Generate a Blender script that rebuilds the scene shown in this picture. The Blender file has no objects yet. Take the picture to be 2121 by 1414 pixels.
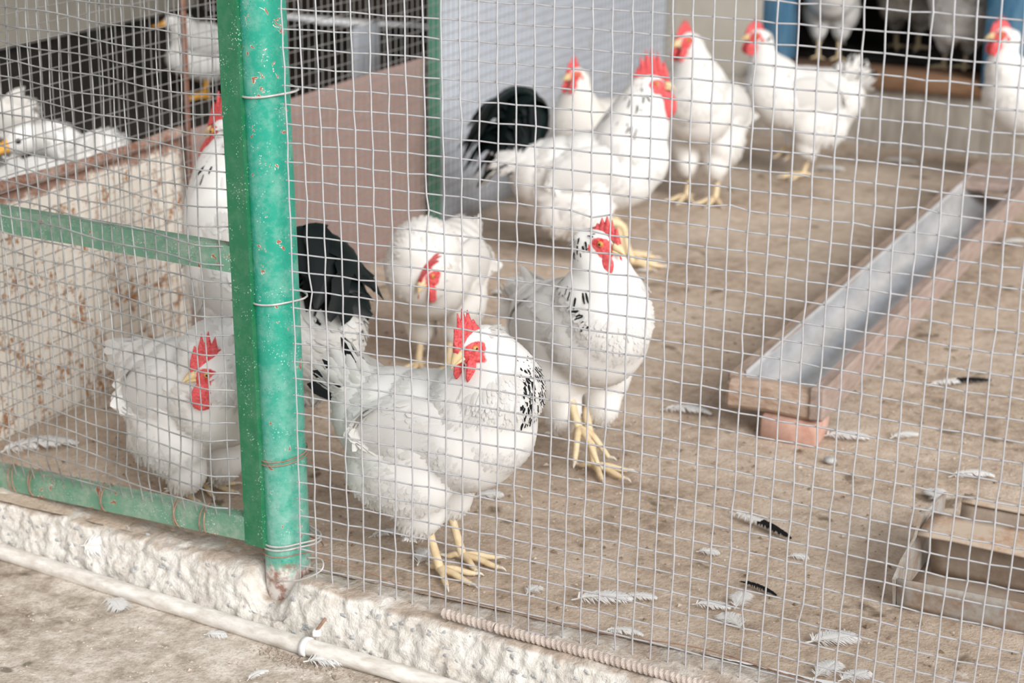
import bpy, math
import numpy as np
from mathutils import Vector, Matrix

# ------------------------------------------------------------------ camera, sky, light, exposure
SC = bpy.context.scene
COL = SC.collection
CAM = np.array([1.339, -2.1453, 1.1533])
FW = np.array([-0.4058, 0.8619, -0.3040]); RT = np.array([0.9034, 0.4287, 0.0099]); UP = np.array([-0.1388, 0.2706, 0.9526])
cd = bpy.data.cameras.new('camera'); cam = bpy.data.objects.new('camera', cd); COL.objects.link(cam)
cd.sensor_width = 36.0; cd.sensor_fit = 'HORIZONTAL'
cd.lens = 4018.0 / 2121.0 * 36.0
m = Matrix(((RT[0], UP[0], -FW[0], CAM[0]), (RT[1], UP[1], -FW[1], CAM[1]), (RT[2], UP[2], -FW[2], CAM[2]), (0, 0, 0, 1)))
cam.matrix_world = m
cd.clip_start = 0.05
cd.dof.use_dof = True; cd.dof.focus_distance = 2.52; cd.dof.aperture_fstop = 5.4
SC.camera = cam
SC.view_settings.view_transform = 'Standard'; SC.view_settings.look = 'None'
SC.view_settings.gamma = 1.0; SC.view_settings.use_curve_mapping = False
SC.view_settings.exposure = 0.37

world = bpy.data.worlds.new('overcast_sky'); SC.world = world; world.use_nodes = True
bg = world.node_tree.nodes['Background']
bg.inputs['Color'].default_value = (1.0, 0.99, 0.985, 1); bg.inputs['Strength'].default_value = 0.56
sd = bpy.data.lights.new('hazy_sun', 'SUN'); sd.energy = 3.1; sd.angle = math.radians(36); sd.color = (1.0, 0.985, 0.96)
sun = bpy.data.objects.new('hazy_sun', sd); COL.objects.link(sun)
sun.rotation_euler = Vector((0.80, -0.54, 0.52)).to_track_quat('Z', 'Y').to_euler()

# ------------------------------------------------------------------ helpers
RNG = np.random.default_rng(7)

def _hash(ix, iy, iz, seed):
    h = (ix * 374761393 + iy * 668265263 + iz * 2147483647 + seed * 1274126177) & 0xffffffff
    h = ((h ^ (h >> 13)) * 1274126177) & 0xffffffff
    return ((h ^ (h >> 16)) & 0xffff) / 65535.0

def vnoise(P, seed=0):
    P = np.asarray(P, float); i = np.floor(P).astype(np.int64); f = P - i; f = f * f * (3 - 2 * f)
    r = 0
    for dx in (0, 1):
        for dy in (0, 1):
            for dz in (0, 1):
                w = (f[:, 0] if dx else 1 - f[:, 0]) * (f[:, 1] if dy else 1 - f[:, 1]) * (f[:, 2] if dz else 1 - f[:, 2])
                r = r + w * _hash(i[:, 0] + dx, i[:, 1] + dy, i[:, 2] + dz, seed)
    return r * 2 - 1

def fbm(P, scale=1.0, octv=4, seed=0):
    P = np.asarray(P, float) * scale; a = 1.0; r = 0; t = 0
    for k in range(octv):
        r = r + a * vnoise(P, seed + k * 17); t += a; a *= 0.5; P = P * 2.03
    return r / t

def sstep(a, b, x):
    t = np.clip((np.asarray(x, float) - a) / (b - a), 0, 1); return t * t * (3 - 2 * t)

def empty(name, loc=(0, 0, 0), rz=0.0):
    o = bpy.data.objects.new(name, None); COL.objects.link(o); o.location = loc; o.rotation_euler = (0, 0, rz)
    o.empty_display_size = 0.05
    return o

def tag(o, label=None, cat=None, group=None, kind=None):
    if label: o['label'] = label
    if cat: o['category'] = cat
    if group: o['group'] = group
    if kind: o['kind'] = kind
    return o

class MB:
    """collects shapes and links them as one mesh object"""
    def __init__(self): self.v = []; self.f = []; self.a = []; self.n = 0; self.mi = []
    def add(self, v, f, a=None, mi=0):
        v = np.asarray(v, float).reshape(-1, 3)
        self.v.append(v); self.f.extend([tuple(int(i) + self.n for i in q) for q in f]); self.n += len(v)
        self.mi.extend([mi] * len(f))
        self.a.append(np.zeros((len(v), 4)) if a is None else np.asarray(a, float))
        return self
    def box(self, c, s, rz=0.0, bev=0.0, mi=0, jit=0.0):
        c = np.array(c, float); h = np.array(s, float) / 2
        b = min(bev, *(h * 0.45)) if bev > 0 else 0
        if b == 0:
            v = np.array([[x, y, z] for z in (-1, 1) for y in (-1, 1) for x in (-1, 1)], float) * h
            f = [(0, 2, 3, 1), (4, 5, 7, 6), (0, 1, 5, 4), (2, 6, 7, 3), (0, 4, 6, 2), (1, 3, 7, 5)]
        else:
            v = []; idx = {}
            for sx in (-1, 1):
                for sy in (-1, 1):
                    for sz in (-1, 1):
                        s_ = np.array([sx, sy, sz])
                        for ax in range(3):
                            q = s_ * (h - b); q[ax] = s_[ax] * h[ax]
                            idx[(sx, sy, sz, ax)] = len(v); v.append(q)
            v = np.array(v); f = []
            for ax in range(3):
                o1, o2 = [k for k in range(3) if k != ax]
                for s_ in (-1, 1):
                    ring = []
                    for (p, q) in ((-1, -1), (1, -1), (1, 1), (-1, 1)):
                        k = [0, 0, 0]; k[ax] = s_; k[o1] = p; k[o2] = q; ring.append(idx[(*k, ax)])
                    f.append(tuple(ring))
            for ax in range(3):
                o1, o2 = [k for k in range(3) if k != ax]
                for p in (-1, 1):
                    for q in (-1, 1):
                        k0 = [0, 0, 0]; k1 = [0, 0, 0]; k0[ax] = -1; k1[ax] = 1
                        k0[o1] = k1[o1] = p; k0[o2] = k1[o2] = q
                        f.append((idx[(*k0, o1)], idx[(*k1, o1)], idx[(*k1, o2)], idx[(*k0, o2)]))
            for sx in (-1, 1):
                for sy in (-1, 1):
                    for sz in (-1, 1): f.append(tuple(idx[(sx, sy, sz, a)] for a in range(3)))
        if jit: v = v + RNG.normal(0, jit, v.shape)
        cr, sr = math.cos(rz), math.sin(rz)
        v = np.stack([v[:, 0] * cr - v[:, 1] * sr, v[:, 0] * sr + v[:, 1] * cr, v[:, 2]], 1) + c
        return self.add(v, f, mi=mi)
    def tube(self, P, r, n=6, caps=True, mi=0, a=None):
        v, f = tube(P, r, n, caps); return self.add(v, f, None if a is None else np.tile(a, (len(v), 1)), mi)
    def build(self, name, mats, parent=None, smooth=True, attr=None, fix=True):
        v = np.concatenate(self.v) if self.v else np.zeros((0, 3))
        me = bpy.data.meshes.new(name); me.from_pydata(v.tolist(), [], self.f); me.validate()
        for q in (mats if isinstance(mats, (list, tuple)) else [mats]): me.materials.append(q)
        if len(me.polygons) == len(self.mi): me.polygons.foreach_set('material_index', self.mi)
        me.polygons.foreach_set('use_smooth', [smooth] * len(me.polygons))
        if attr:
            at = me.attributes.new(attr, 'FLOAT_COLOR', 'POINT'); at.data.foreach_set('color', np.concatenate(self.a).ravel())
        if fix: fixn(me)
        o = bpy.data.objects.new(name, me); COL.objects.link(o)
        if parent is not None:
            o.parent = parent
            if not parent.get('_local'): o.location = -Vector(parent.location)
        return o

import bmesh
def fixn(me):
    bm = bmesh.new(); bm.from_mesh(me); bmesh.ops.recalc_face_normals(bm, faces=bm.faces); bm.to_mesh(me); bm.free()

def tube(P, r, n=6, caps=True):
    P = np.asarray(P, float); k = len(P)
    r = np.full(k, r) if np.isscalar(r) else np.asarray(r, float)
    T = np.gradient(P, axis=0); T /= np.linalg.norm(T, axis=1, keepdims=True) + 1e-12
    a = np.array([0, 0, 1.0]) if abs(T[0, 2]) < 0.9 else np.array([1.0, 0, 0])
    N = np.zeros_like(P); x = a - T[0] * (a @ T[0])
    for i in range(k):
        x = x - T[i] * (x @ T[i]); x /= np.linalg.norm(x) + 1e-12; N[i] = x
    B = np.cross(T, N); th = np.arange(n) / n * 2 * np.pi
    v = (P[:, None] + r[:, None, None] * (np.cos(th)[None, :, None] * N[:, None] + np.sin(th)[None, :, None] * B[:, None])).reshape(-1, 3)
    f = [(i * n + j, i * n + (j + 1) % n, (i + 1) * n + (j + 1) % n, (i + 1) * n + j) for i in range(k - 1) for j in range(n)]
    if caps: f += [tuple(range(n))[::-1], tuple(range((k - 1) * n, k * n))]
    return v, f

def ellipsoid(c, r, R=None, nu=14, nv=9):
    v = [[0, 0, -1]]
    for i in range(1, nv):
        ph = -math.pi / 2 + math.pi * i / nv
        for j in range(nu):
            th = 2 * math.pi * j / nu; v.append([math.cos(ph) * math.cos(th), math.cos(ph) * math.sin(th), math.sin(ph)])
    v.append([0, 0, 1]); v = np.array(v) * np.array(r, float)
    if R is not None: v = v @ np.asarray(R).T
    v = v + np.array(c, float); f = []
    for j in range(nu): f.append((0, 1 + (j + 1) % nu, 1 + j))
    for i in range(nv - 2):
        for j in range(nu):
            a = 1 + i * nu + j; b = 1 + i * nu + (j + 1) % nu; f.append((a, b, b + nu, a + nu))
    e = len(v) - 1; s = 1 + (nv - 2) * nu
    for j in range(nu): f.append((s + j, s + (j + 1) % nu, e))
    return v, f

def crom(P, n):
    P = np.asarray(P, float); k = len(P)
    Q = np.vstack([2 * P[0] - P[1], P, 2 * P[-1] - P[-2]]); t = np.linspace(0, k - 1 - 1e-9, n); i = t.astype(int); u = (t - i)[:, None]
    p0, p1, p2, p3 = Q[i], Q[i + 1], Q[i + 2], Q[i + 3]
    return 0.5 * (2 * p1 + (p2 - p0) * u + (2 * p0 - 5 * p1 + 4 * p2 - p3) * u ** 2 + (3 * p1 - p0 - 3 * p2 + p3) * u ** 3)

def grid_mesh(X, Y, Z):
    ny, nx = X.shape; v = np.stack([X, Y, Z], -1).reshape(-1, 3)
    f = [(i * nx + j, i * nx + j + 1, (i + 1) * nx + j + 1, (i + 1) * nx + j) for i in range(ny - 1) for j in range(nx - 1)]
    return v, f

# ------------------------------------------------------------------ materials
def nd(nt, typ, ins=None, **pr):
    n = nt.nodes.new(typ)
    for k, v in pr.items(): setattr(n, k, v)
    for k, v in (ins or {}).items():
        s = n.inputs[k]
        if isinstance(v, bpy.types.NodeSocket): nt.links.new(v, s)
        else: s.default_value = v if not (isinstance(v, tuple) and len(v) == 3 and s.type == 'RGBA') else (*v, 1)
    return n

def newmat(name):
    mt = bpy.data.materials.new(name); mt.use_nodes = True; nt = mt.node_tree
    return mt, nt, nt.nodes['Principled BSDF']

def ocoord(nt, scale=(1, 1, 1)):
    tc = nd(nt, 'ShaderNodeTexCoord'); mp = nd(nt, 'ShaderNodeMapping', {'Vector': tc.outputs['Object'], 'Scale': scale}); return mp.outputs[0]

def noise(nt, vec, sc, det=4, rough=0.6, dist=0.0):
    return nd(nt, 'ShaderNodeTexNoise', {'Vector': vec, 'Scale': sc, 'Detail': det, 'Roughness': rough, 'Distortion': dist}).outputs['Fac']

def ramp(nt, fac, stops):
    r = nd(nt, 'ShaderNodeValToRGB', {'Fac': fac}); e = r.color_ramp.elements
    while len(e) > 1: e.remove(e[-1])
    for i, (p, c) in enumerate(stops):
        el = e[0] if i == 0 else e.new(p)
        el.position = p; el.color = (*c, 1) if len(c) == 3 else c
    return r.outputs['Color']

def mix(nt, fac, a, b):
    n = nd(nt, 'ShaderNodeMix', data_type='RGBA')
    for s, v in ((n.inputs['Factor'], fac), (n.inputs['A'], a), (n.inputs['B'], b)):
        pass
    def put(s, v):
        if isinstance(v, bpy.types.NodeSocket): nt.links.new(v, s)
        else: s.default_value = v if not isinstance(v, tuple) else ((*v, 1) if len(v) == 3 else v)
    put(n.inputs[0], fac); put(n.inputs[6], a); put(n.inputs[7], b)
    return n.outputs[2]

def mathn(nt, op, a, b=0.0, c=None, clamp=False):
    n = nt.nodes.new('ShaderNodeMath'); n.operation = op; n.use_clamp = clamp
    for i, v in enumerate((a, b) if c is None else (a, b, c)):
        if isinstance(v, bpy.types.NodeSocket): nt.links.new(v, n.inputs[i])
        else: n.inputs[i].default_value = v
    return n.outputs[0]

def bump(nt, bs, h, strength=0.4, dist=0.003):
    b = nd(nt, 'ShaderNodeBump', {'Height': h, 'Strength': strength, 'Distance': dist}); nt.links.new(b.outputs[0], bs.inputs['Normal'])

def setp(bs, nt, **kw):
    names = dict(col='Base Color', rough='Roughness', metal='Metallic', spec='Specular IOR Level', sss='Subsurface Weight', trans='Transmission Weight', coat='Coat Weight', sheen='Sheen Weight')
    for k, v in kw.items():
        s = bs.inputs[names[k]]
        if isinstance(v, bpy.types.NodeSocket): nt.links.new(v, s)
        else: s.default_value = (*v, 1) if isinstance(v, tuple) else v

def simple(name, c1, c2, sc=20, rough=0.7, metal=0.0, bs_=0.3, bd=0.002, spec=0.4, stretch=(1, 1, 1), det=6):
    mt, nt, bs = newmat(name); v = ocoord(nt, stretch); n = noise(nt, v, sc, det, 0.65)
    setp(bs, nt, col=ramp(nt, n, [(0.3, c1), (0.7, c2)]), rough=rough, metal=metal, spec=spec)
    if bs_: bump(nt, bs, noise(nt, v, sc * 3, 5, 0.7), bs_, bd)
    return mt

def paint(name, base, base2, worn, rustamt=0.66, dust=0.5, flake_z=None):
    """old oil paint on steel: dusty, speckled, with rust spots ringed by bare primer"""
    mt, nt, bs = newmat(name); v = ocoord(nt)
    c = mix(nt, noise(nt, v, 9, 4), base, base2)
    c = mix(nt, mathn(nt, 'MULTIPLY', ramp(nt, noise(nt, v, 26, 6, 0.75), [(0.45, (0, 0, 0)), (0.8, (1, 1, 1))]), dust), c, worn)
    spk = nd(nt, 'ShaderNodeTexVoronoi', {'Vector': v, 'Scale': 260.0}).outputs['Distance']
    msk = ramp(nt, noise(nt, v, 35, 3), [(0.5, (0, 0, 0)), (0.72, (1, 1, 1))])
    c = mix(nt, mathn(nt, 'MULTIPLY', mathn(nt, 'LESS_THAN', spk, 0.24), msk), c, (0.62, 0.74, 0.69))
    ds = nd(nt, 'ShaderNodeTexVoronoi', {'Vector': v, 'Scale': 330.0}).outputs['Distance']
    c = mix(nt, mathn(nt, 'MULTIPLY', mathn(nt, 'LESS_THAN', ds, 0.17), ramp(nt, noise(nt, v, 16, 3, 0.5, 1.0), [(0.52, (0, 0, 0)), (0.6, (1, 1, 1))])), c, (0.03, 0.05, 0.04))
    rn = noise(nt, v, 60, 3, 0.6, 0.6); big = noise(nt, v, 5, 2)
    rf = mathn(nt, 'ADD', rn, mathn(nt, 'MULTIPLY', mathn(nt, 'SUBTRACT', big, 0.5), 0.25))
    if flake_z is not None:
        z = nd(nt, 'ShaderNodeSeparateXYZ', {'Vector': v}).outputs['Z']
        w = mathn(nt, 'SUBTRACT', flake_z, mathn(nt, 'ADD', z, mathn(nt, 'MULTIPLY', noise(nt, v, 38, 4), 0.07)))
        fl = mathn(nt, 'MULTIPLY', w, 90.0, clamp=True)
        fade = mathn(nt, 'MULTIPLY', mathn(nt, 'SUBTRACT', flake_z + 0.30, z), 2.6, clamp=True)
        c = mix(nt, mathn(nt, 'MULTIPLY', fade, ramp(nt, noise(nt, v, 40, 5, 0.7), [(0.35, (0, 0, 0)), (0.65, (1, 1, 1))])), c, worn)
    c = mix(nt, mathn(nt, 'GREATER_THAN', rf, rustamt - 0.012), c, (0.66, 0.62, 0.57))
    c = mix(nt, mathn(nt, 'GREATER_THAN', rf, rustamt), c, mix(nt, noise(nt, v, 150, 3), (0.22, 0.07, 0.035), (0.42, 0.17, 0.1)))
    if flake_z is not None:
        prim = mix(nt, ramp(nt, noise(nt, v, 45, 5, 0.7), [(0.4, (0, 0, 0)), (0.55, (1, 1, 1))]), (0.30, 0.17, 0.13), (0.68, 0.64, 0.60))
        c = mix(nt, fl, c, prim)
    setp(bs, nt, col=c, rough=0.42, spec=0.4)
    bump(nt, bs, mathn(nt, 'ADD', noise(nt, v, 130, 5, 0.7), mathn(nt, 'MULTIPLY', mathn(nt, 'GREATER_THAN', rf, rustamt - 0.012), -1.0)), 0.25, 0.0012)
    return mt

def sheet_metal(name, paintc, paintc2, rust1, rust2, thr, soft, sc=14, rough=0.55, metal=0.0):
    mt, nt, bs = newmat(name); v = ocoord(nt)
    c = mix(nt, noise(nt, v, 4, 4), paintc, paintc2)
    n = mathn(nt, 'ADD', mathn(nt, 'MULTIPLY', noise(nt, v, sc, 7, 0.68), 0.6), mathn(nt, 'MULTIPLY', noise(nt, v, sc * 4.5, 4, 0.6), 0.4))
    f = ramp(nt, n, [(thr - soft, (0, 0, 0)), (thr + soft, (1, 1, 1))])
    c = mix(nt, f, c, mix(nt, noise(nt, v, sc * 6, 4), rust1, rust2))
    setp(bs, nt, col=c, rough=rough, metal=metal, spec=0.3); bump(nt, bs, noise(nt, v, sc * 4, 5), 0.2, 0.002)
    return mt

M = {}
M['pole'] = paint('teal_paint', (0.010, 0.27, 0.18), (0.025, 0.35, 0.25), (0.30, 0.50, 0.44), 0.665, 0.8, flake_z=0.045)
M['stile'] = paint('shaded_green_paint', (0.010, 0.135, 0.055), (0.02, 0.17, 0.075), (0.14, 0.27, 0.18), 0.74, 0.5)  # darker green has the weaker light on the stile face mixed in
M['rail'] = paint('dusty_green_paint', (0.085, 0.25, 0.16), (0.20, 0.35, 0.26), (0.42, 0.45, 0.38), 0.68, 1.0)
M['wire'] = simple('galvanised_wire', (0.46, 0.46, 0.48), (0.62, 0.62, 0.64), 60, 0.42, 0.35, 0.2, 0.0005, 0.5)
M['gate_wire'] = simple('old_gate_wire', (0.17, 0.17, 0.17), (0.50, 0.51, 0.51), 14, 0.5, 0.35, 0.2, 0.0005, 0.5)
M['dull_wire'] = simple('dull_wire', (0.25, 0.24, 0.23), (0.42, 0.41, 0.40), 30, 0.5, 0.3, 0, 0.0005, 0.4)
M['tie'] = simple('grey_tie_wire', (0.42, 0.38, 0.36), (0.66, 0.64, 0.63), 60, 0.5, 0.3, 0.1, 0.0005)
M['rust_wire'] = simple('rusty_tie_wire', (0.22, 0.12, 0.08), (0.42, 0.27, 0.20), 80, 0.8, 0.0, 0.2, 0.0005)
M['rod'] = simple('rusty_rod', (0.12, 0.05, 0.03), (0.25, 0.12, 0.08), 60, 0.8)
M['cream_sheet'] = sheet_metal('cream_rusted_sheet', (0.86, 0.81, 0.73), (0.78, 0.72, 0.64), (0.30, 0.13, 0.05), (0.50, 0.25, 0.11), 0.555, 0.035, 22)
def cream_top(mt):
    nt = mt.node_tree; bs = nt.nodes['Principled BSDF']; old = bs.inputs['Base Color'].links[0].from_socket; v = ocoord(nt)
    z = nd(nt, 'ShaderNodeSeparateXYZ', {'Vector': v}).outputs['Z']; n = noise(nt, v, 30, 5, 0.7)
    f = mathn(nt, 'MULTIPLY', mathn(nt, 'SUBTRACT', mathn(nt, 'ADD', z, mathn(nt, 'MULTIPLY', n, 0.07)), 0.425), 90.0, clamp=True)
    nt.links.new(mix(nt, f, old, mix(nt, noise(nt, v, 90, 4), (0.20, 0.08, 0.045), (0.44, 0.30, 0.24))), bs.inputs['Base Color'])
cream_top(M['cream_sheet'])
M['rust_rim'] = sheet_metal('rusted_rim', (0.52, 0.42, 0.36), (0.42, 0.31, 0.26), (0.20, 0.08, 0.05), (0.30, 0.15, 0.10), 0.48, 0.10, 34, 0.8)
M['brown_sheet'] = sheet_metal('brown_speckled_sheet', (0.33, 0.23, 0.20), (0.27, 0.18, 0.155), (0.20, 0.11, 0.09), (0.42, 0.33, 0.30), 0.5, 0.14, 30, 0.85)
M['blue_sheet'] = sheet_metal('pale_blue_sheet', (0.60, 0.645, 0.72), (0.54, 0.585, 0.66), (0.36, 0.30, 0.26), (0.55, 0.50, 0.46), 0.63, 0.09, 6, 0.6)
M['back_post'] = simple('back_post_green', (0.05, 0.20, 0.13), (0.09, 0.26, 0.18), 25, 0.6)

def ground_mat(name, dark, mid, light, speck, fine=1.0, st=(0.34, 0.47, 0.62)):
    mt, nt, bs = newmat(name); v = ocoord(nt)
    a = noise(nt, v, 3.2, 6, 0.65, 0.4); b = noise(nt, v, 34, 6, 0.7); g = noise(nt, v, 190, 3, 0.6)
    k = mathn(nt, 'ADD', mathn(nt, 'MULTIPLY', a, 0.5), mathn(nt, 'MULTIPLY', b, 0.5))
    c = ramp(nt, k, [(st[0], dark), (st[1], mid), (st[2], light)])
    c = mix(nt, ramp(nt, g, [(0.3, (0.42, 0.42, 0.42)), (0.5, (0, 0, 0))]), c, dark)
    vo = nd(nt, 'ShaderNodeTexVoronoi', {'Vector': v, 'Scale': 85.0, 'Randomness': 1.0})
    rnd = nd(nt, 'ShaderNodeSeparateColor', {'Color': vo.outputs['Color']}).outputs[0]
    pm = mathn(nt, 'MULTIPLY', mathn(nt, 'LESS_THAN', vo.outputs['Distance'], 0.30), mathn(nt, 'GREATER_THAN', rnd, 0.90))
    c = mix(nt, mathn(nt, 'MULTIPLY', pm, 0.35), c, speck)
    dp = ramp(nt, noise(nt, v, 9.5, 3, 0.5, 0.5), [(0.655, (0, 0, 0)), (0.70, (0.75, 0.75, 0.75))])
    c = mix(nt, dp, c, (dark[0] * 0.45, dark[1] * 0.45, dark[2] * 0.36))
    wp = ramp(nt, noise(nt, v, 14, 4, 0.6, 0.8), [(0.70, (0, 0, 0)), (0.76, (0.8, 0.8, 0.8))])
    c = mix(nt, wp, c, speck)
    setp(bs, nt, col=c, rough=0.92, spec=0.2)
    h = mathn(nt, 'ADD', mathn(nt, 'MULTIPLY', b, 1.2), mathn(nt, 'ADD', g, mathn(nt, 'MULTIPLY', pm, 0.5)))
    bump(nt, bs, h, 0.55, 0.004 * fine)
    return mt
M['dirt'] = ground_mat('pen_dirt', (0.25, 0.187, 0.14), (0.48, 0.38, 0.297), (0.63, 0.53, 0.44), (0.72, 0.67, 0.61))
M['yard'] = ground_mat('dusty_yard', (0.25, 0.20, 0.16), (0.46, 0.395, 0.33), (0.66, 0.60, 0.535), (0.78, 0.75, 0.72), 0.9, (0.39, 0.48, 0.58))
M['dark_floor'] = simple('near_black_floor', (0.012, 0.009, 0.007), (0.035, 0.026, 0.02), 12, 0.95)  # near-black brown all over, mottled at random

def concrete():
    mt, nt, bs = newmat('rough_concrete'); v = ocoord(nt)
    a = noise(nt, v, 11, 7, 0.7); b = noise(nt, v, 75, 5, 0.7)
    c = ramp(nt, mathn(nt, 'ADD', mathn(nt, 'MULTIPLY', a, 0.6), mathn(nt, 'MULTIPLY', b, 0.4)), [(0.33, (0.36, 0.31, 0.26)), (0.43, (0.56, 0.52, 0.47)), (0.57, (0.70, 0.68, 0.64))])
    geo = nd(nt, 'ShaderNodeNewGeometry'); nz = nd(nt, 'ShaderNodeSeparateXYZ', {'Vector': geo.outputs['Normal']}).outputs['Z']
    dirt = mathn(nt, 'MULTIPLY', ramp(nt, nz, [(0.55, (0, 0, 0)), (0.9, (1, 1, 1))]), ramp(nt, noise(nt, v, 16, 6, 0.7), [(0.36, (0, 0, 0)), (0.58, (1, 1, 1))]))
    c = mix(nt, mathn(nt, 'MULTIPLY', dirt, 0.85), c, mix(nt, b, (0.24, 0.17, 0.12), (0.52, 0.42, 0.34)))
    setp(bs, nt, col=c, rough=0.9, spec=0.25)
    bump(nt, bs, mathn(nt, 'ADD', b, mathn(nt, 'MULTIPLY', noise(nt, v, 28, 4, 0.7, 0.5), 1.5)), 0.7, 0.005)
    return mt
M['curb'] = concrete()
M['stone'] = simple('grey_aggregate', (0.32, 0.33, 0.34), (0.54, 0.53, 0.52), 80, 0.8)
M['pvc'] = simple('dirty_white_pipe', (0.50, 0.45, 0.39), (0.84, 0.82, 0.79), 26, 0.5, 0, 0.15, 0.001, 0.4, (1, 3, 3))
M['clip'] = simple('white_clip', (0.74, 0.74, 0.73), (0.86, 0.86, 0.85), 40, 0.45)
M['rebar'] = simple('dull_rebar', (0.36, 0.29, 0.25), (0.58, 0.51, 0.46), 60, 0.8)
M['wood'] = simple('weathered_wood', (0.24, 0.17, 0.13), (0.42, 0.33, 0.27), 14, 0.85, 0, 0.4, 0.003, 0.2, (6, 1, 6))
M['pink_wood'] = simple('pinkish_wood', (0.27, 0.195, 0.165), (0.42, 0.335, 0.295), 12, 0.85, 0, 0.4, 0.003, 0.2, (6, 1, 6))
M['end_wood'] = simple('worn_end_board', (0.34, 0.22, 0.15), (0.60, 0.49, 0.41), 26, 0.9, 0, 0.8, 0.004, 0.2, (1, 2.5, 2.5))
M['step_wood'] = simple('brown_step_wood', (0.16, 0.085, 0.045), (0.30, 0.18, 0.11), 8, 0.8, 0, 0.4, 0.003, 0.2, (1, 5, 5))
M['brick'] = simple('red_brick', (0.45, 0.24, 0.18), (0.62, 0.42, 0.35), 30, 0.9)
M['gutter'] = simple('worn_gutter_steel', (0.50, 0.51, 0.53), (0.76, 0.77, 0.80), 9, 0.34, 0.5, 0.15, 0.002, 0.5, (3, 1, 3))
M['feeder'] = sheet_metal('feeder_sheet', (0.42, 0.43, 0.42), (0.50, 0.49, 0.46), (0.25, 0.17, 0.12), (0.42, 0.33, 0.26), 0.49, 0.1, 14, 0.65, 0.1)
M['feeder_bar'] = sheet_metal('feeder_bar_sheet', (0.56, 0.47, 0.38), (0.48, 0.38, 0.30), (0.32, 0.16, 0.085), (0.48, 0.30, 0.19), 0.56, 0.1, 16, 0.7)
M['feeder_in'] = sheet_metal('feeder_inside', (0.36, 0.29, 0.23), (0.46, 0.39, 0.32), (0.22, 0.16, 0.12), (0.36, 0.28, 0.22), 0.5, 0.12, 12, 0.8)
M['plaster'] = simple('beige_plaster', (0.46, 0.42, 0.35), (0.58, 0.54, 0.47), 5, 0.9)
M['plinth'] = simple('stained_plinth', (0.36, 0.31, 0.26), (0.60, 0.56, 0.50), 9, 0.9, 0, 0.4, 0.004, 0.2, (5, 1, 1))
M['blue'] = simple('weathered_blue_paint', (0.03, 0.14, 0.27), (0.16, 0.30, 0.42), 8, 0.7, 0, 0.2, 0.002, 0.3, (5, 5, 1))
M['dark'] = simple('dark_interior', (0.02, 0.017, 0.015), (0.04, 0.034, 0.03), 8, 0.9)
M['brownwall'] = simple('dark_brown_wall', (0.045, 0.03, 0.024), (0.085, 0.062, 0.05), 6, 0.9)  # very dark brown, mottled at random
M['shade_roof'] = simple('added_roof_grey', (0.30, 0.29, 0.28), (0.42, 0.41, 0.40), 6, 0.8)

# feather material: attribute fea = (u*.5+.5, v, dark 0/.5/1, tint)
def feather_mat():
    mt, nt, bs = newmat('feather')
    at = nd(nt, 'ShaderNodeAttribute', attribute_name='fea'); sp = nd(nt, 'ShaderNodeSeparateColor', {'Color': at.outputs['Color']})
    u = mathn(nt, 'ABSOLUTE', mathn(nt, 'SUBTRACT', mathn(nt, 'MULTIPLY', sp.outputs[0], 2.0), 1.0)); v = sp.outputs[1]; d = sp.outputs[2]; t = at.outputs['Alpha']
    tip = mathn(nt, 'MULTIPLY', mathn(nt, 'GREATER_THAN', v, 0.36), mathn(nt, 'LESS_THAN', u, 0.56))
    st = mathn(nt, 'MULTIPLY', tip, mathn(nt, 'GREATER_THAN', d, 0.25))
    full = mathn(nt, 'GREATER_THAN', d, 0.75)
    c = mix(nt, t, (0.84, 0.835, 0.825), (0.66, 0.60, 0.52))
    c = mix(nt, mathn(nt, 'MAXIMUM', st, full), c, (0.016, 0.017, 0.019))
    setp(bs, nt, col=c, rough=0.75, spec=0.15)
    tr = nd(nt, 'ShaderNodeBsdfTranslucent', {'Color': c}); ms = nd(nt, 'ShaderNodeMixShader', {0: 0.22})
    nt.links.new(bs.outputs[0], ms.inputs[1]); nt.links.new(tr.outputs[0], ms.inputs[2])
    nt.links.new(ms.outputs[0], nt.nodes['Material Output'].inputs['Surface'])
    return mt
M['feather'] = feather_mat()

def skin_mat():
    mt, nt, bs = newmat('bird_skin')
    at = nd(nt, 'ShaderNodeAttribute', attribute_name='fea'); sp = nd(nt, 'ShaderNodeSeparateColor', {'Color': at.outputs['Color']})
    v = ocoord(nt); n = noise(nt, v, 160, 4, 0.7)
    red = ramp(nt, n, [(0.35, (0.50, 0.03, 0.035)), (0.65, (0.82, 0.17, 0.17))])
    wh = mix(nt, sp.outputs[1], (0.84, 0.835, 0.825), (0.66, 0.60, 0.52))
    f = mathn(nt, 'ADD', sp.outputs[0], mathn(nt, 'MULTIPLY', mathn(nt, 'SUBTRACT', n, 0.5), 0.5))
    c = mix(nt, ramp(nt, f, [(0.42, (0, 0, 0)), (0.6, (1, 1, 1))]), wh, red)
    setp(bs, nt, col=c, rough=0.65, spec=0.25); bump(nt, bs, n, 0.25, 0.001)
    return mt
M['skin'] = skin_mat()
def comb_mat():
    mt, nt, bs = newmat('red_comb'); v = ocoord(nt); n = noise(nt, v, 260, 4, 0.7)
    setp(bs, nt, col=ramp(nt, n, [(0.35, (0.56, 0.040, 0.048)), (0.68, (0.82, 0.17, 0.175))]), rough=0.5, spec=0.35, sss=0.12)
    bs.inputs['Subsurface Radius'].default_value = (0.006, 0.002, 0.002)
    bump(nt, bs, noise(nt, v, 420, 3), 0.4, 0.0008)
    return mt
M['comb'] = comb_mat()
M['beak'] = simple('horn_beak', (0.62, 0.44, 0.20), (0.80, 0.66, 0.42), 60, 0.4, 0, 0.1, 0.0005)
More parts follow.
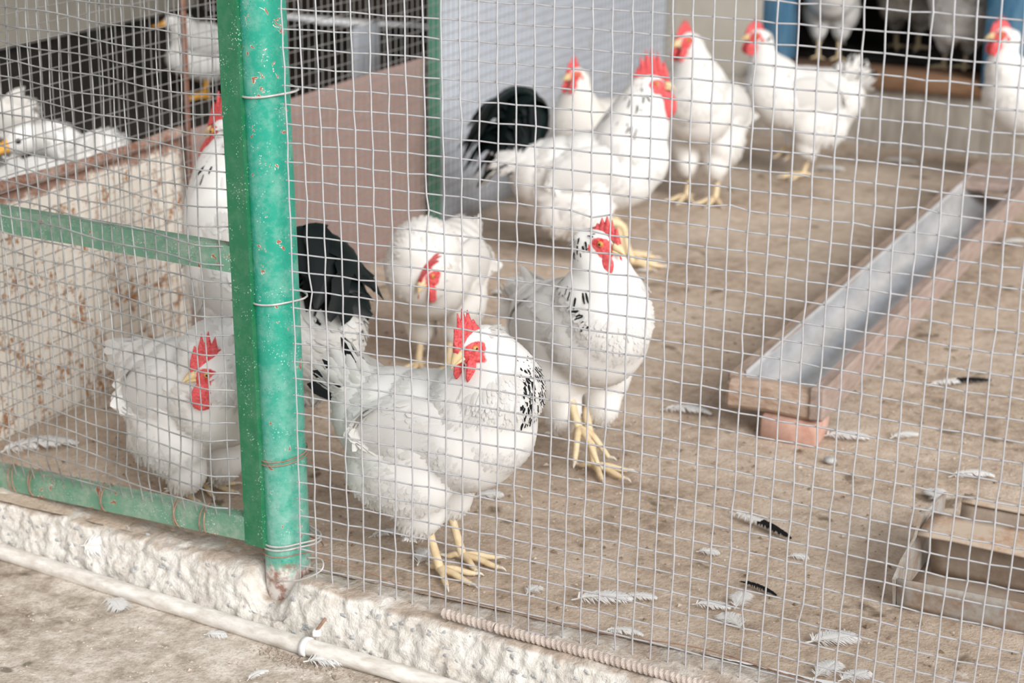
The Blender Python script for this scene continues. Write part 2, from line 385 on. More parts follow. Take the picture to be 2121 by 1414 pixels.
M['bill'] = simple('orange_bill', (0.72, 0.33, 0.04), (0.85, 0.46, 0.10), 40, 0.45, 0, 0.1, 0.0005)
M['leg'] = simple('yellow_leg', (0.64, 0.48, 0.27), (0.82, 0.68, 0.47), 70, 0.55, 0, 0.5, 0.0012)
M['orange_leg'] = simple('orange_leg', (0.62, 0.27, 0.08), (0.78, 0.42, 0.18), 60, 0.55, 0, 0.5, 0.0012)
M['claw'] = simple('claw', (0.60, 0.52, 0.44), (0.74, 0.68, 0.60), 60, 0.4, 0, 0)
M['iris'] = simple('amber_iris', (0.55, 0.25, 0.05), (0.68, 0.36, 0.09), 200, 0.15, 0, 0, 0, 0.6)
M['pupil'] = simple('pupil', (0.004, 0.004, 0.004), (0.008, 0.008, 0.008), 10, 0.08, 0, 0, 0, 0.6)
def black_mat():
    mt, nt, bs = newmat('black_tail_plume')
    at = nd(nt, 'ShaderNodeAttribute', attribute_name='fea'); sp = nd(nt, 'ShaderNodeSeparateColor', {'Color': at.outputs['Color']})
    v = ocoord(nt); n = noise(nt, v, 12, 3)
    lw = nd(nt, 'ShaderNodeLayerWeight', {'Blend': 0.4}).outputs['Facing']
    blk = mix(nt, mathn(nt, 'MULTIPLY', n, lw), (0.006, 0.007, 0.008), (0.006, 0.032, 0.027))
    u = mathn(nt, 'ABSOLUTE', mathn(nt, 'SUBTRACT', mathn(nt, 'MULTIPLY', sp.outputs[0], 2.0), 1.0))
    edge = mathn(nt, 'MULTIPLY', mathn(nt, 'GREATER_THAN', u, 0.66), mathn(nt, 'LESS_THAN', sp.outputs[2], 0.75))
    setp(bs, nt, col=mix(nt, edge, blk, (0.80, 0.79, 0.77)), rough=0.45, spec=0.2)
    return mt
M['black'] = black_mat()

# ------------------------------------------------------------------ floor, curb, walls
def floor(name, x0, x1, y0, y1, step, z, amp, mat, seed, edge=None):
    nx = int((x1 - x0) / step) + 1; ny = int((y1 - y0) / step) + 1
    X, Y = np.meshgrid(np.linspace(x0, x1, nx), np.linspace(y0, y1, ny))
    P = np.stack([X.ravel(), Y.ravel(), np.zeros(X.size)], 1)
    Z = z + amp * (fbm(P, 4, 3, seed) * 1.2 + fbm(P, 22, 3, seed + 5) * 0.55)
    b = MB(); b.add(*grid_mesh(X, Y, Z.reshape(X.shape))); o = b.build(name, mat, fix=False); tag(o, kind='structure'); return o
floor('floor_pen', -0.74, 2.4, 0.03, 3.34, 0.012, -0.002, 0.0045, M['dirt'], 3)
floor('floor_yard', -2.4, 2.2, -2.2, 0.03, 0.02, -0.078, 0.004, M['yard'], 9)
floor('floor_duck_run', -3.5, -0.74, 0.03, 4.7, 0.05, -0.01, 0.02, M['dark_floor'], 15)

XS = np.array([-2.4, -0.554, -0.268, -0.06, 0.1, 0.35, 0.7, 2.2])
YF = np.array([0.17, 0.027, 0.005, -0.014, -0.03, -0.05, -0.08, -0.2])
YI = np.array([0.22, 0.085, 0.075, 0.068, 0.06, 0.056, 0.045, 0.0])
YB = np.array([0.16, 0.014, -0.024, -0.046, -0.060, -0.078, -0.108, -0.235])
def curb():
    xs = np.concatenate([np.linspace(-2.4, -0.75, 40), np.linspace(-0.74, 1.0, 420), np.linspace(1.02, 2.2, 30)])
    prof = np.concatenate([np.linspace(0, 1, 8), np.linspace(1, 2, 14)[1:], np.linspace(2, 3, 24)[1:]])
    V = []
    for x in xs:
        yf, yi, yb = (np.interp(x, XS, q) for q in (YF, YI, YB))
        top = -0.001 if x < 0.05 else -0.001 - 0.01 * (x - 0.05)
        key = np.array([[yi + 0.012, -0.045], [yi, top], [yf + 0.004, top - 0.002], [yb, -0.095]])
        q = np.stack([np.interp(prof, [0, 1, 2, 3], key[:, k]) for k in (0, 1)], 1)
        V.append(np.stack([np.full(len(q), x), q[:, 0], q[:, 1]], 1))
    V = np.array(V); n0, n1 = V.shape[:2]; P = V.reshape(-1, 3)
    for _ in range(3):
        Q = P.reshape(n0, n1, 3); Q[:, 1:-1, 1:] = 0.25 * Q[:, :-2, 1:] + 0.5 * Q[:, 1:-1, 1:] + 0.25 * Q[:, 2:, 1:]; P = Q.reshape(-1, 3)
    d1 = fbm(P, 17, 3, 2); d2 = fbm(P, 62, 3, 8); d3 = fbm(P, 165, 2, 12)
    s = np.tile(prof, n0); w = sstep(0.5, 1.2, s)
    P = P.copy()
    P[:, 1] -= w * (0.004 * d1 + 0.006 * d2 + 0.0042 * d3) * sstep(1.3, 2.2, s)
    P[:, 2] += (0.0045 * d1 + 0.0035 * d2 + 0.0015 * d3) * sstep(0.6, 1.0, s) * (1 - 0.4 * sstep(2, 2.4, s))
    lump = np.exp(-(((P[:, 0] - 0.045) / 0.04) ** 2 + ((P[:, 1] + 0.02) / 0.03) ** 2))
    P[:, 2] += 0.008 * lump; P[:, 1] -= 0.006 * lump
    P[:, 2] -= 0.040 * np.exp(-((P[:, 0] + 0.036) / 0.033) ** 4) * sstep(0.05, 0.02, P[:, 1]) * sstep(-0.06, -0.03, P[:, 2])
    f = [(i * n1 + j, (i + 1) * n1 + j, (i + 1) * n1 + j + 1, i * n1 + j + 1) for i in range(n0 - 1) for j in range(n1 - 1)]
    root = empty('curb'); tag(root, 'rough cast concrete curb with exposed pebbles under the fence', 'curb', kind='structure')
    b = MB(); b.add(P, f); o = b.build('concrete', M['curb'], root)
    # embedded stones proud of the cast face
    base = None; Q = P.reshape(n0, n1, 3)
    for k in range(240):
        i = int(RNG.integers(60, 430)); j = int(RNG.integers(22, n1 - 4)) if RNG.random() < 0.9 else int(RNG.integers(10, 22))
        p = Q[i, j]; r = RNG.uniform(0.0016, 0.0050)
        if base is None:
            v, f2 = ellipsoid((0, 0, 0), (1, 1, 1), nu=7, nv=5); v = v * (1 + 0.22 * RNG.normal(size=(len(v), 1)).clip(-1, 1))
            base = MB().add(v, f2).build('stone', M['stone'], root, smooth=False); so = base
        else:
            so = base.copy(); COL.objects.link(so)
        so.location = p; so.scale = (r * RNG.uniform(0.7, 1.6), r * 0.55, r * RNG.uniform(0.6, 1.2)); so.rotation_euler = tuple(RNG.uniform(-0.4, 0.4, 2)) + (RNG.uniform(-0.4, 0.4),)
curb()

def wallbox(name, c, s, mat, rz=0): b = MB(); b.box(c, s, rz); o = b.build(name, mat, smooth=False); tag(o, kind='structure'); return o
YW = 3.30
wallbox('wall_back', (-0.614, YW + 0.1, 1.15), (0.373, 0.2, 2.3), M['plaster'])
wallbox('wall_left', (-3.42, 1.8, 1.15), (0.1, 6.0, 2.3), M['plaster'])
wallbox('wall_back.001', (-2.05, 4.75, 1.15), (2.75, 0.1, 2.3), M['brownwall'])
wallbox('wall_back.002', (1.55, YW + 0.1, 1.15), (1.7, 0.2, 2.3), M['plaster'])
wallbox('wall_back.003', (0.0, YW + 0.1, 1.7), (1.4, 0.18, 1.2), M['plaster'])
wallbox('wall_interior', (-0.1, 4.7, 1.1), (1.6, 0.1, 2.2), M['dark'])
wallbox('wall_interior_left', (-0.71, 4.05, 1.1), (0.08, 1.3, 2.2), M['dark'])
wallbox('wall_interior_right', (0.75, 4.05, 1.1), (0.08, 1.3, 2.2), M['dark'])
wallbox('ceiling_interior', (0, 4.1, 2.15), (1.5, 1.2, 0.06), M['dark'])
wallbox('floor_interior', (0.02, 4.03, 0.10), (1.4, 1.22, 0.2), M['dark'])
wallbox('added_shade_roof', (-0.7, 2.9, 2.38), (5.6, 4.0, 0.05), M['shade_roof'])  # unseen cover added above the view to darken pen and duck run
# plinth with stained face under the doorway
X, Z = np.meshgrid(np.linspace(-0.74, 2.4, 160), np.linspace(-0.03, 0.165, 14))
P = np.stack([X.ravel(), np.zeros(X.size), Z.ravel()], 1); Yp = YW - 0.02 + 0.008 * fbm(P, 9, 4, 4).reshape(X.shape)
b = MB(); b.add(*grid_mesh(X, Yp, Z)); b.box((0.83, YW + 0.1, 0.062), (3.14, 0.2, 0.2))
tag(b.build('baseboard_back', M['plinth']), 'stained concrete plinth below the doorway', kind='structure')
d = empty('door_1', (0, YW, 0.165)); tag(d, 'blue painted doorway of the hen house', kind='structure')
MB().box((0.0, YW + 0.03, 0.192), (0.86, 0.16, 0.048), bev=0.006).build('threshold', M['step_wood'], d)
MB().box((0.0, YW + 0.17, 0.185), (0.86, 0.14, 0.03), bev=0.004).build('step_board', M['wood'], d)
MB().box((-0.392, YW + 0.06, 0.75), (0.075, 0.12, 1.1), bev=0.004).build('jamb', M['blue'], d)
MB().box((0.43, YW - 0.03, 0.75), (0.40, 0.04, 1.1), bev=0.004).build('door_leaf', M['blue'], d)
for i, x in enumerate((0.29, 0.42, 0.55)):
    MB().box((x, YW - 0.053, 0.75), (0.118, 0.012, 1.1), bev=0.003).build('plank', M['blue'], d)

# ------------------------------------------------------------------ partition to the duck run
XP = -0.725
part = empty('partition', (XP, 0.1, 0)); tag(part, 'low partition of old metal sheets along the duck run with wire above', 'partition')
def sheet(name, y0, y1, z0, z1, mat, x=XP, amp=0.004, seed=1):
    Y, Z = np.meshgrid(np.linspace(y0, y1, max(6, int((y1 - y0) / 0.03))), np.linspace(z0, z1, 14))
    P = np.stack([Y.ravel(), Z.ravel(), np.zeros(Y.size)], 1); Xx = x + amp * fbm(P, 5, 3, seed).reshape(Y.shape)
    v, f = grid_mesh(Xx, Y, Z); n = len(v); v2 = v.copy(); v2[:, 0] -= 0.004
    ny, nx = Y.shape; rim = list(range(nx)) + [i * nx + nx - 1 for i in range(1, ny)] + [(ny - 1) * nx + j for j in range(nx - 2, -1, -1)] + [i * nx for i in range(ny - 2, 0, -1)]
    f2 = f + [tuple(q + n for q in fc[::-1]) for fc in f] + [(rim[k], rim[(k + 1) % len(rim)], rim[(k + 1) % len(rim)] + n, rim[k] + n) for k in range(len(rim))]
    return MB().add(np.vstack([v, v2]), f2).build(name, mat, part)
sheet('cream_sheet', -0.25, 0.80, -0.02, 0.418, M['cream_sheet'], seed=3)['label'] = 'cream painted sheet with rust blisters'
Yr = np.linspace(-0.25, 0.80, 60); rr = 0.011 + 0.002 * fbm(np.stack([Yr, Yr, Yr], 1), 20, 2, 3)
MB().tube(np.stack([np.full(60, XP + 0.004), Yr, 0.425 + 0.003 * np.sin(Yr * 9)], 1), rr, 8).build('sheet_rim', M['rust_rim'], part)['label'] = 'rusted brown rolled edge'
sheet('brown_sheet', 0.805, 1.765, -0.02, 0.424, M['brown_sheet'], seed=5)['label'] = 'speckled reddish brown sheet'
sheet('blue_sheet', 1.79, 3.30, 0.0, 0.60, M['blue_sheet'], seed=8, amp=0.008)['label'] = 'pale blue grey sheet'
b = MB(); b.box((XP + 0.015, 1.777, 0.45), (0.03, 0.006, 0.92)); b.box((XP + 0.002, 1.79, 0.45), (0.006, 0.03, 0.92))
b.build('post', M['back_post'], part, smooth=False)['label'] = 'thin green angle-iron post'
MB().tube([(XP + 0.02, 0.785, 0.2), (XP + 0.022, 0.783, 0.5), (XP + 0.018, 0.787, 1.0)], 0.0055, 8).build('rod', M['rod'], part)['label'] = 'rusty upright rod'
b = MB()
for y in np.arange(-0.2, 3.28, 0.0254): b.tube([(XP + 0.034 + 0.003 * math.sin(y * 5), y, z) for z in (0.0, 0.35, 0.7, 1.0)], 0.0009, 4, False)
for z in np.arange(0.02, 1.0, 0.0254): b.tube([(XP + 0.036 + 0.003 * math.sin(y * 5), y, z + 0.004 * math.sin(3 * y)) for y in np.linspace(-0.2, 3.28, 24)], 0.0009, 4, False)
o = b.build('wire_mesh', M['dull_wire'], part, fix=False); o['kind'] = 'stuff'; o['label'] = 'fine welded wire along the partition'
o = MB().box((-1.33, 2.55, 0.33), (0.02, 0.16, 0.36), 0.1, 0.004).build('sheet_offcut', M['blue_sheet']); tag(o, 'pale sheet offcut standing in the dark duck run behind brown sheet', 'sheet')
o.location = (0, 0, -0.16)

# ------------------------------------------------------------------ post, gate, wire fence
S = 0.0254; ZT = 0.8033
post = empty('fence_post', (-0.035, 0.03, -0.06)); tag(post, 'round teal green fence post with flaking rusty paint', 'post')
zz = np.linspace(-0.062, 1.02, 40); PY = 0.030
MB().tube(np.stack([np.interp(zz, [-0.1, 0.07, 0.42, 0.81, 1.1], [-0.034, -0.0375, -0.0445, -0.054, -0.062]), np.full(40, PY), zz], 1), 0.0325, 28).build('pole', M['pole'], post)
def pxx(z): return float(np.interp(z, [-0.1, 0.07, 0.42, 0.81, 1.1], [-0.034, -0.0375, -0.0445, -0.054, -0.062]))
def tie(z, r, mat, turns=1.0, tilt=0.004, loop=0.01, ph=0.0, parent=None):
    t = np.linspace(-0.15, turns - 0.15, int(36 * turns)); a = t * 2 * np.pi + math.pi + ph
    rr = 0.0335 + r + loop * np.clip(np.cos(a - 0.15), 0, 1) ** 8
    P = np.stack([pxx(z) + rr * np.cos(a), PY + rr * np.sin(a), z + tilt * np.sin(a * 1.0 + 0.6) + 0.0028 * t * turns], 1)
    return MB().tube(P, r, 6).build('tie_wire', mat, parent or post)
tie(0.682, 0.0017, M['tie']); tie(0.398, 0.0015, M['tie'])
tie(0.165, 0.0011, M['rust_wire'], 2.0, 0.006, 0.001); tie(0.037, 0.0016, M['tie'], 2.0, 0.005, 0.016)
tie(0.028, 0.0010, M['rust_wire'], 1.0, 0.006, 0.02)
MB().tube(crom([(-0.02, -0.03, 0.001), (0.02, -0.033, 0.012), (0.052, -0.026, 0.03), (0.045, -0.012, 0.04), (0.02, -0.01, 0.037)], 24), 0.0013, 5).build('tie_wire', M['tie'], post)

# right-hand wire fence: lattice with the sag and bulge of the real one
rowd = np.array([[0.005, 0, -.17], [0.005, 4, -.1], [0.005, 10, -.09], [0.005, 14, -.14], [0.005, 24, .05], [0.35, -1, -.02], [0.35, 5, 0.], [0.35, 11, .11], [0.35, 17, .32], [0.35, 23, .33], [0.35, 29, .16], [0.35, 31, 0.], [0.83, -2, -.07], [0.83, 6, .01], [0.83, 14, .01], [0.83, 20, -.03], [0.83, 26, -.26], [0.83, 29, -.5]])
cold = np.array([[0, 0, -.36], [4, 0, .08], [10, 0, .08], [20, 0, -.04], [28, 0, -.04], [36, 0, .05], [1, 18, .2], [4, 18, .24], [22, 16, .21], [25, 15.5, .01], [35, 13, .0], [36, 13, -.03], [35, 27, -.4], [22, 31, -.03], [1, 27, .02], [4, 29, .31]])
def pf(A, kx, kz, w):
    def B(x, z): return np.stack([np.ones_like(x), x, x * x, z, z * z, x * z, x * x * z, x * z * z], -1)
    X = B(A[:, 0] / kx, A[:, 1] / kz); c = np.linalg.solve(X.T @ X + w * np.eye(8), X.T @ A[:, 2]); return lambda x, z: B(np.asarray(x, float) / kx, np.asarray(z, float) / kz) @ c
dz_f = pf(rowd, 0.83, 30, 0.01); dx_f = pf(cold, 36, 30, 0.01)
fence = empty('wire_fence', (0.0, 0.0, 0.0)); tag(fence, 'galvanised welded wire fence stretched right of the green post', 'fence')
NI, J0, J1 = 60, -6, 32
kx = RNG.normal(0, 0.0006, (NI + 2, 60)); kz = RNG.normal(0, 0.0006, (NI + 2, 60))
def node(i, j):
    x = S * (i + float(dx_f(min(i, 38), max(j, -2)))); z = ZT - S * (j - float(dz_f(min(x, 0.9), np.clip(j, -2, 31))))
    return np.array([x + kx[int(i), int(j) + 10], 0.0, z + kz[int(i), int(j) + 10]])
KINK = {(17, 9): (0, -0.006), (8, 10): (0.003, 0.004), (1, 15): (0.005, 0), (24, 8): (0, 0.004), (33, 7): (0, 0.005), (26, 28): (-0.004, 0), (29, 28): (-0.003, 0.002)}
NODES = {(i, j): node(i, j) for i in range(NI) for j in range(J0, J1 + 1)}
for k, (a_, c_) in KINK.items(): NODES[k] = NODES[k] + np.array([a_, 0, c_])
def zbot(x): return -0.008 - 0.012 * max(0, x)
for i in range(NI):
    Pn = [NODES[(i, j)] for j in range(J0, J1 + 1)]
    Pn = np.array([p for p in Pn if p[2] > zbot(p[0])])
    last = Pn[-1].copy(); last[2] = zbot(last[0]) - 0.004; Pn = np.vstack([Pn, last])
    Pn[:, 1] += -0.001
    MB().tube(Pn, 0.00118, 5, False).build('wire', M['wire'], fence, fix=False)
for j in range(J0, J1 + 1):
    Pn = np.array([NODES[(i, j)] for i in range(NI)]); Pn = Pn[[p[2] > zbot(p[0]) for p in Pn]]
    if len(Pn) < 3: continue
    st = Pn[0].copy(); st[0] -= 0.005; Pn = np.vstack([st, Pn]); Pn[:, 1] += 0.001
    MB().tube(Pn, 0.00118, 5, False).build('wire', M['wire'], fence, fix=False)
# slack rusty wire threaded along the foot of the mesh
Pn = crom([(0.03, 0.004, 0.035), (0.09, 0.008, 0.028), (0.16, 0.02, 0.010), (0.22, 0.024, 0.006), (0.34, 0.01, 0.012), (0.47, 0.02, 0.004), (0.6, 0.02, 0.012), (0.76, 0.02, -0.004)], 60)
MB().tube(Pn, 0.0009, 5, False).build('tension_wire', M['rust_wire'], fence, fix=False)['label'] = 'thin rusty wire threaded through the foot of the mesh'

# gate
GA = math.radians(8.5); GD = np.array([-math.cos(GA), math.sin(GA), 0]); GN = np.array([-math.sin(GA), -math.cos(GA), 0]); GO = np.array([-0.022, -0.012, 0])
def gp(t, z, off=0.0): t = np.asarray(t, float); return GO + np.multiply.outer(t, GD) + np.multiply.outer(np.ones_like(t) * z, np.array([0, 0, 1.0])) + np.multiply.outer(np.ones_like(t) * off, GN)
gate = empty('gate', tuple(gp(0.06, 0.03))); tag(gate, 'green angle-iron gate with slack wire mesh left of the round post', 'gate')
STILE_SIDE = 1
def bar(name, t0, z0, t1, z1, w, mat, th=0.004, lip=0.02):
    n = 24; t = np.linspace(0, 1, n); c = np.array([gp(t0 + (t1 - t0) * k, z0 + (z1 - z0) * k) for k in t])
    d = c[-1] - c[0]; d /= np.linalg.norm(d); u = np.cross(GN, d); u /= np.linalg.norm(u)
    if abs(u[2]) > 0.5 and u[2] < 0: u = -u
    sec = [(-w / 2, 0.0), (w / 2, 0.0), (w / 2, -lip), (w / 2 - th, -lip), (w / 2 - th, -th), (-w / 2, -th)]
    if name == 'stile': sec = [(-a * STILE_SIDE, o) for a, o in sec]
    wob = fbm(c, 14, 2, 3) * 0.0008
    v = np.array([[c[i] + u * a + GN * (o + wob[i]) for a, o in sec] for i in range(n)]).reshape(-1, 3); k = len(sec)
    f = [(i * k + j, i * k + (j + 1) % k, (i + 1) * k + (j + 1) % k, (i + 1) * k + j) for i in range(n - 1) for j in range(k)] + [tuple(range(k)), tuple(range((n - 1) * k, n * k))]
    return MB().add(v, f).build(name, mat, gate, smooth=False)
bar('stile', 0.0485, 0.035, 0.071, 1.0, 0.034, M['stile'])
bar('rail', 0.073, 0.452, 0.85, 0.432, 0.037, M['rail']); bar('rail', 0.064, 0.057, 0.85, -0.004, 0.036, M['rail'])
def gw(t, z):
    bul = 0.020 * math.sin(math.pi * np.clip((0.435 - z) / 0.38, 0, 1)) if z < 0.435 else -0.004 * math.sin(math.pi * min(1, (z - 0.435) / 0.4))
    edge = float(sstep(0.07, 0.16, t))
    return t - bul * edge, 0.014 + (0.010 * math.sin(math.pi * np.clip((0.435 - z) / 0.38, 0, 1)) * edge if z < 0.435 else 0.0) - 0.022 * (1 - float(sstep(0.075, 0.12, t)))
for k in range(34):
    t0 = 0.095 + 0.0208 * k + RNG.normal(0, 0.0007)
    zb = 0.066 - 0.07 * (t0 / 0.85)
    P_ = []
    for z in np.linspace(1.0, zb + 0.012, 44):
        tt, of = gw(t0, z); P_.append(gp(tt + 0.0012 * math.sin(z * 40 + k), z, of if z > 0.10 else of * max(0.2, (z - zb) / 0.05)))
    MB().tube(np.array(P_), 0.00112, 5, False).build('wire', M['gate_wire'], gate, fix=False)
for r_ in range(37):
    zc = 0.985 - 0.0258 * r_
    P_ = []
    for t in np.linspace(0.078, 0.80, 46):
        z = zc + 0.002 * math.sin(t * 30 + r_) + 0.028 * (t - 0.07)
        if z < 0.088 - 0.07 * (t / 0.85): continue
        tt, of = gw(t, z); P_.append(gp(tt, z, of + 0.002))
    if len(P_) > 3: MB().tube(np.array(P_), 0.00112, 5, False).build('wire', M['gate_wire'], gate, fix=False)
for t in (0.145, 0.195, 0.345, 0.50, 0.545):
    zc = 0.056 - 0.062 * (t - 0.045) / 0.805
    a = np.linspace(0, 2 * np.pi * 1.6, 40); P_ = np.array([gp(t + 0.006 * math.sin(q * 0.7 + t * 40), zc + 0.003 + 0.023 * math.cos(q), -0.008 + 0.013 * math.sin(q)) for q in a])
    MB().tube(P_, 0.0011, 5).build('tie_wire', M['rust_wire'], gate)

# white pipe along the curb with its clip
px_ = np.array([-2.3, -0.54, -0.175, 0.04, 0.225, 0.57, 2.1]); py_ = np.array([0.13, -0.004, -0.0425, -0.071, -0.0855, -0.128, -0.27])
Pp = np.array([(x, np.interp(x, px_, py_) + 0.0015 * math.sin(9 * x), -0.066 + 0.001 * math.sin(5 * x)) for x in np.linspace(-2.3, 2.1, 110)])
pipe = MB().tube(Pp, 0.0125, 16).build('water_pipe', M['pvc']); tag(pipe, 'white plastic pipe lying along the foot of the concrete curb', 'pipe')
cl = empty('pipe_clip', (0.055, -0.072, -0.055)); tag(cl, 'small white plastic clip over the pipe near the post', 'clip')
a = np.linspace(-0.6, 2.6, 14); b = MB()
for dx in (0, 1):
    pass
V = []; 
for q in a:
    for r_, dx in ((0.0128, -0.005), (0.0128, 0.005), (0.0150, 0.005), (0.0150, -0.005)): V.append((0.055 + dx, -0.0728 - r_ * math.cos(q), -0.066 + r_ * math.sin(q)))
f = [(i * 4 + j, i * 4 + (j + 1) % 4, (i + 1) * 4 + (j + 1) % 4, (i + 1) * 4 + j) for i in range(13) for j in range(4)] + [(0, 1, 2, 3), (52, 53, 54, 55)]
MB().add(V, f).build('strap', M['clip'], cl); MB().box((0.063, -0.058, -0.048), (0.012, 0.012, 0.010), 0.4, 0.002).build('nail_lug', M['clip'], cl)
MB().tube([(0.063, -0.06, -0.045), (0.07, -0.045, -0.03)], 0.0022, 8).build('nail', M['rust_wire'], cl)

# ribbed steel bar lying on the curb
def rebar(p0, p1, name, label):
    p0 = np.array(p0); p1 = np.array(p1); L = np.linalg.norm(p1 - p0); d = (p1 - p0) / L; n = int(L / 0.0012); s = np.linspace(0, L, n)
    side = np.cross(d, (0, 0, 1)); side /= np.linalg.norm(side); up = np.cross(side, d); k = 12; th = np.arange(k) / k * 2 * np.pi
    ph = (s[:, None] / 0.0078 + 0.35 * np.sin(th)[None]) % 1.0
    r = 0.0058 + 0.0013 * (ph < 0.42)
    v = (p0 + s[:, None, None] * d + r[..., None] * (np.cos(th)[None, :, None] * side + np.sin(th)[None, :, None] * up)).reshape(-1, 3)
    f = [(i * k + j, i * k + (j + 1) % k, (i + 1) * k + (j + 1) % k, (i + 1) * k + j) for i in range(n - 1) for j in range(k)] + [tuple(range(k)), tuple(range((n - 1) * k, n * k))]
    tag(MB().add(v, f).build(name, M['rebar'], smooth=False), label, 'rebar')
rebar((0.243, -0.026, 0.0065), (0.322, -0.029, 0.0035), 'rebar', 'short ribbed steel bar lying on curb, nearer the hen')
rebar((0.325, -0.0305, 0.004), (0.80, -0.062, -0.004), 'rebar', 'long ribbed steel bar lying on curb along the wire foot')

# ------------------------------------------------------------------ feed trough on brick, sheet feeder
tr = empty('feed_trough', (0.42, 0.86, 0.04)); tag(tr, 'long wooden feed trough lined with half-round steel gutter', 'trough')
def plank(name, c, s, mat, parent, bev=0.004, seed=1, rz=0.0, amp=0.002):
    b = MB(); b.box((0, 0, 0), s, 0, bev); o = b.build(name, mat, None, smooth=False)
    bm = bmesh.new(); bm.from_mesh(o.data); ax = int(np.argmax(s))
    es = [e for e in bm.edges if abs((e.verts[0].co - e.verts[1].co)[ax]) > s[ax] * 0.5]
    bmesh.ops.subdivide_edges(bm, edges=es, cuts=10, use_grid_fill=True)
    co = np.array([v.co for v in bm.verts]); nn = np.stack([fbm(co + seed * 7.3 + k * 3.1, 13, 3, seed + k) for k in range(3)], 1)
    for v, q in zip(bm.verts, nn): v.co = v.co + Vector(q * amp)
    bm.to_mesh(o.data); bm.free(); o.parent = parent; o.location = Vector(c) - Vector(parent.location); o.rotation_euler = (0, 0, rz); return o
plank('side_board', (0.350, 1.78, 0.079), (0.026, 1.86, 0.044), M['wood'], tr, seed=2)
plank('side_board', (0.500, 1.78, 0.0735), (0.028, 1.90, 0.058), M['pink_wood'], tr, seed=3)['label'] = 'pinkish outer board'
plank('end_board', (0.420, 0.852, 0.068), (0.168, 0.034, 0.052), M['end_wood'], tr, 0.008, 5, 0.0, 0.004)['label'] = 'chipped tan end board'
plank('end_board', (0.425, 2.62, 0.090), (0.16, 0.24, 0.022), M['pink_wood'], tr, 0.004, 6)
a = np.linspace(math.pi, 2 * math.pi, 17); V = []
for y in np.linspace(0.868, 2.62, 40):
    for r_ in (0.066, 0.0685): V += [(0.4255 + r_ * math.cos(q) * 0.95, y, 0.102 + r_ * math.sin(q)) for q in a]
n2 = 34; f = []
for i in range(39):
    for j in range(16):
        f.append((i * n2 + j, i * n2 + j + 1, (i + 1) * n2 + j + 1, (i + 1) * n2 + j)); f.append((i * n2 + 17 + j + 1, i * n2 + 17 + j, (i + 1) * n2 + 17 + j, (i + 1) * n2 + 17 + j + 1))
    f.append((i * n2, (i + 1) * n2, (i + 1) * n2 + 17, i * n2 + 17)); f.append((i * n2 + 16, i * n2 + 33, (i + 1) * n2 + 33, (i + 1) * n2 + 16))
MB().add(V, f).build('gutter', M['gutter'], tr)['label'] = 'half-round grey steel gutter'
b = MB(); b.box((0.452, 0.868, 0.0165), (0.104, 0.066, 0.046), 0.0, 0.006, jit=0.0012); o = b.build('brick', M['brick']); tag(o, 'red brick propping up the near end of the wooden trough', 'brick')
o = MB().box((0.43, 2.50, 0.012), (0.10, 0.08, 0.036), 0.0, 0.006, jit=0.0015).build('brick', M['brick']); tag(o, 'red brick under the far end of the wooden trough', 'brick')

fd = empty('sheet_feeder', (0.95, 0.36, 0)); tag(fd, 'dented galvanised sheet feeder with folded rusty top strip', 'feeder')
def slab(name, quad, mat, th=0.003, nx=30, ny=6, amp=0.002, seed=1):
    q = np.array(quad, float); U, Vv = np.meshgrid(np.linspace(0, 1, nx), np.linspace(0, 1, ny)); U = U[..., None]; Vv = Vv[..., None]
    P = q[0] * (1 - U) * (1 - Vv) + q[1] * U * (1 - Vv) + q[2] * U * Vv + q[3] * (1 - U) * Vv
    nrm = np.cross(q[1] - q[0], q[3] - q[0]); nrm /= np.linalg.norm(nrm)
    P = P + nrm * (amp * fbm(P.reshape(-1, 3), 18, 3, seed).reshape(ny, nx, 1)); v = P.reshape(-1, 3); n = len(v)
    f = [(i * nx + j, i * nx + j + 1, (i + 1) * nx + j + 1, (i + 1) * nx + j) for i in range(ny - 1) for j in range(nx - 1)]
    rim = list(range(nx)) + [i * nx + nx - 1 for i in range(1, ny)] + [(ny - 1) * nx + j for j in range(nx - 2, -1, -1)] + [i * nx for i in range(ny - 2, 0, -1)]
    f2 = f + [tuple(k + n for k in c[::-1]) for c in f] + [(rim[k], rim[(k + 1) % len(rim)], rim[(k + 1) % len(rim)] + n, rim[k] + n) for k in range(len(rim))]
    return MB().add(np.vstack([v, v - nrm * th]), f2).build(name, mat, fd)
FX0, FX1 = 0.785, 1.35
sk = lambda x: -0.06 * (x - FX0)       # the feeder stands a little askew
Q = lambda x, y, z: (x, y + sk(x), z)
slab('front_panel', [Q(FX0, 0.283, 0.0), Q(FX1, 0.283, 0.0), Q(FX1, 0.270, 0.058), Q(FX0, 0.272, 0.046)], M['feeder'], seed=2)
slab('tray', [Q(FX0, 0.285, 0.006), Q(FX1, 0.285, 0.006), Q(FX1, 0.50, 0.010), Q(FX0, 0.50, 0.010)], M['feeder_in'], amp=0.004, seed=3)
slab('back_panel', [Q(FX0 + 0.03, 0.50, 0.006), Q(FX1, 0.50, 0.006), Q(FX1, 0.52, 0.078), Q(FX0 + 0.03, 0.52, 0.078)], M['feeder_in'], seed=4)
slab('inner_panel', [Q(FX0 + 0.02, 0.395, 0.008), Q(FX1, 0.395, 0.008), Q(FX1, 0.372, 0.082), Q(FX0 + 0.02, 0.372, 0.082)], M['feeder_in'], seed=6)
slab('top_strip', [Q(FX0 + 0.005, 0.350, 0.084), Q(FX1, 0.350, 0.084), Q(FX1, 0.412, 0.096), Q(FX0 + 0.012, 0.412, 0.094)], M['feeder_bar'], 0.004, amp=0.003, seed=5)['label'] = 'folded rusty tan strip'
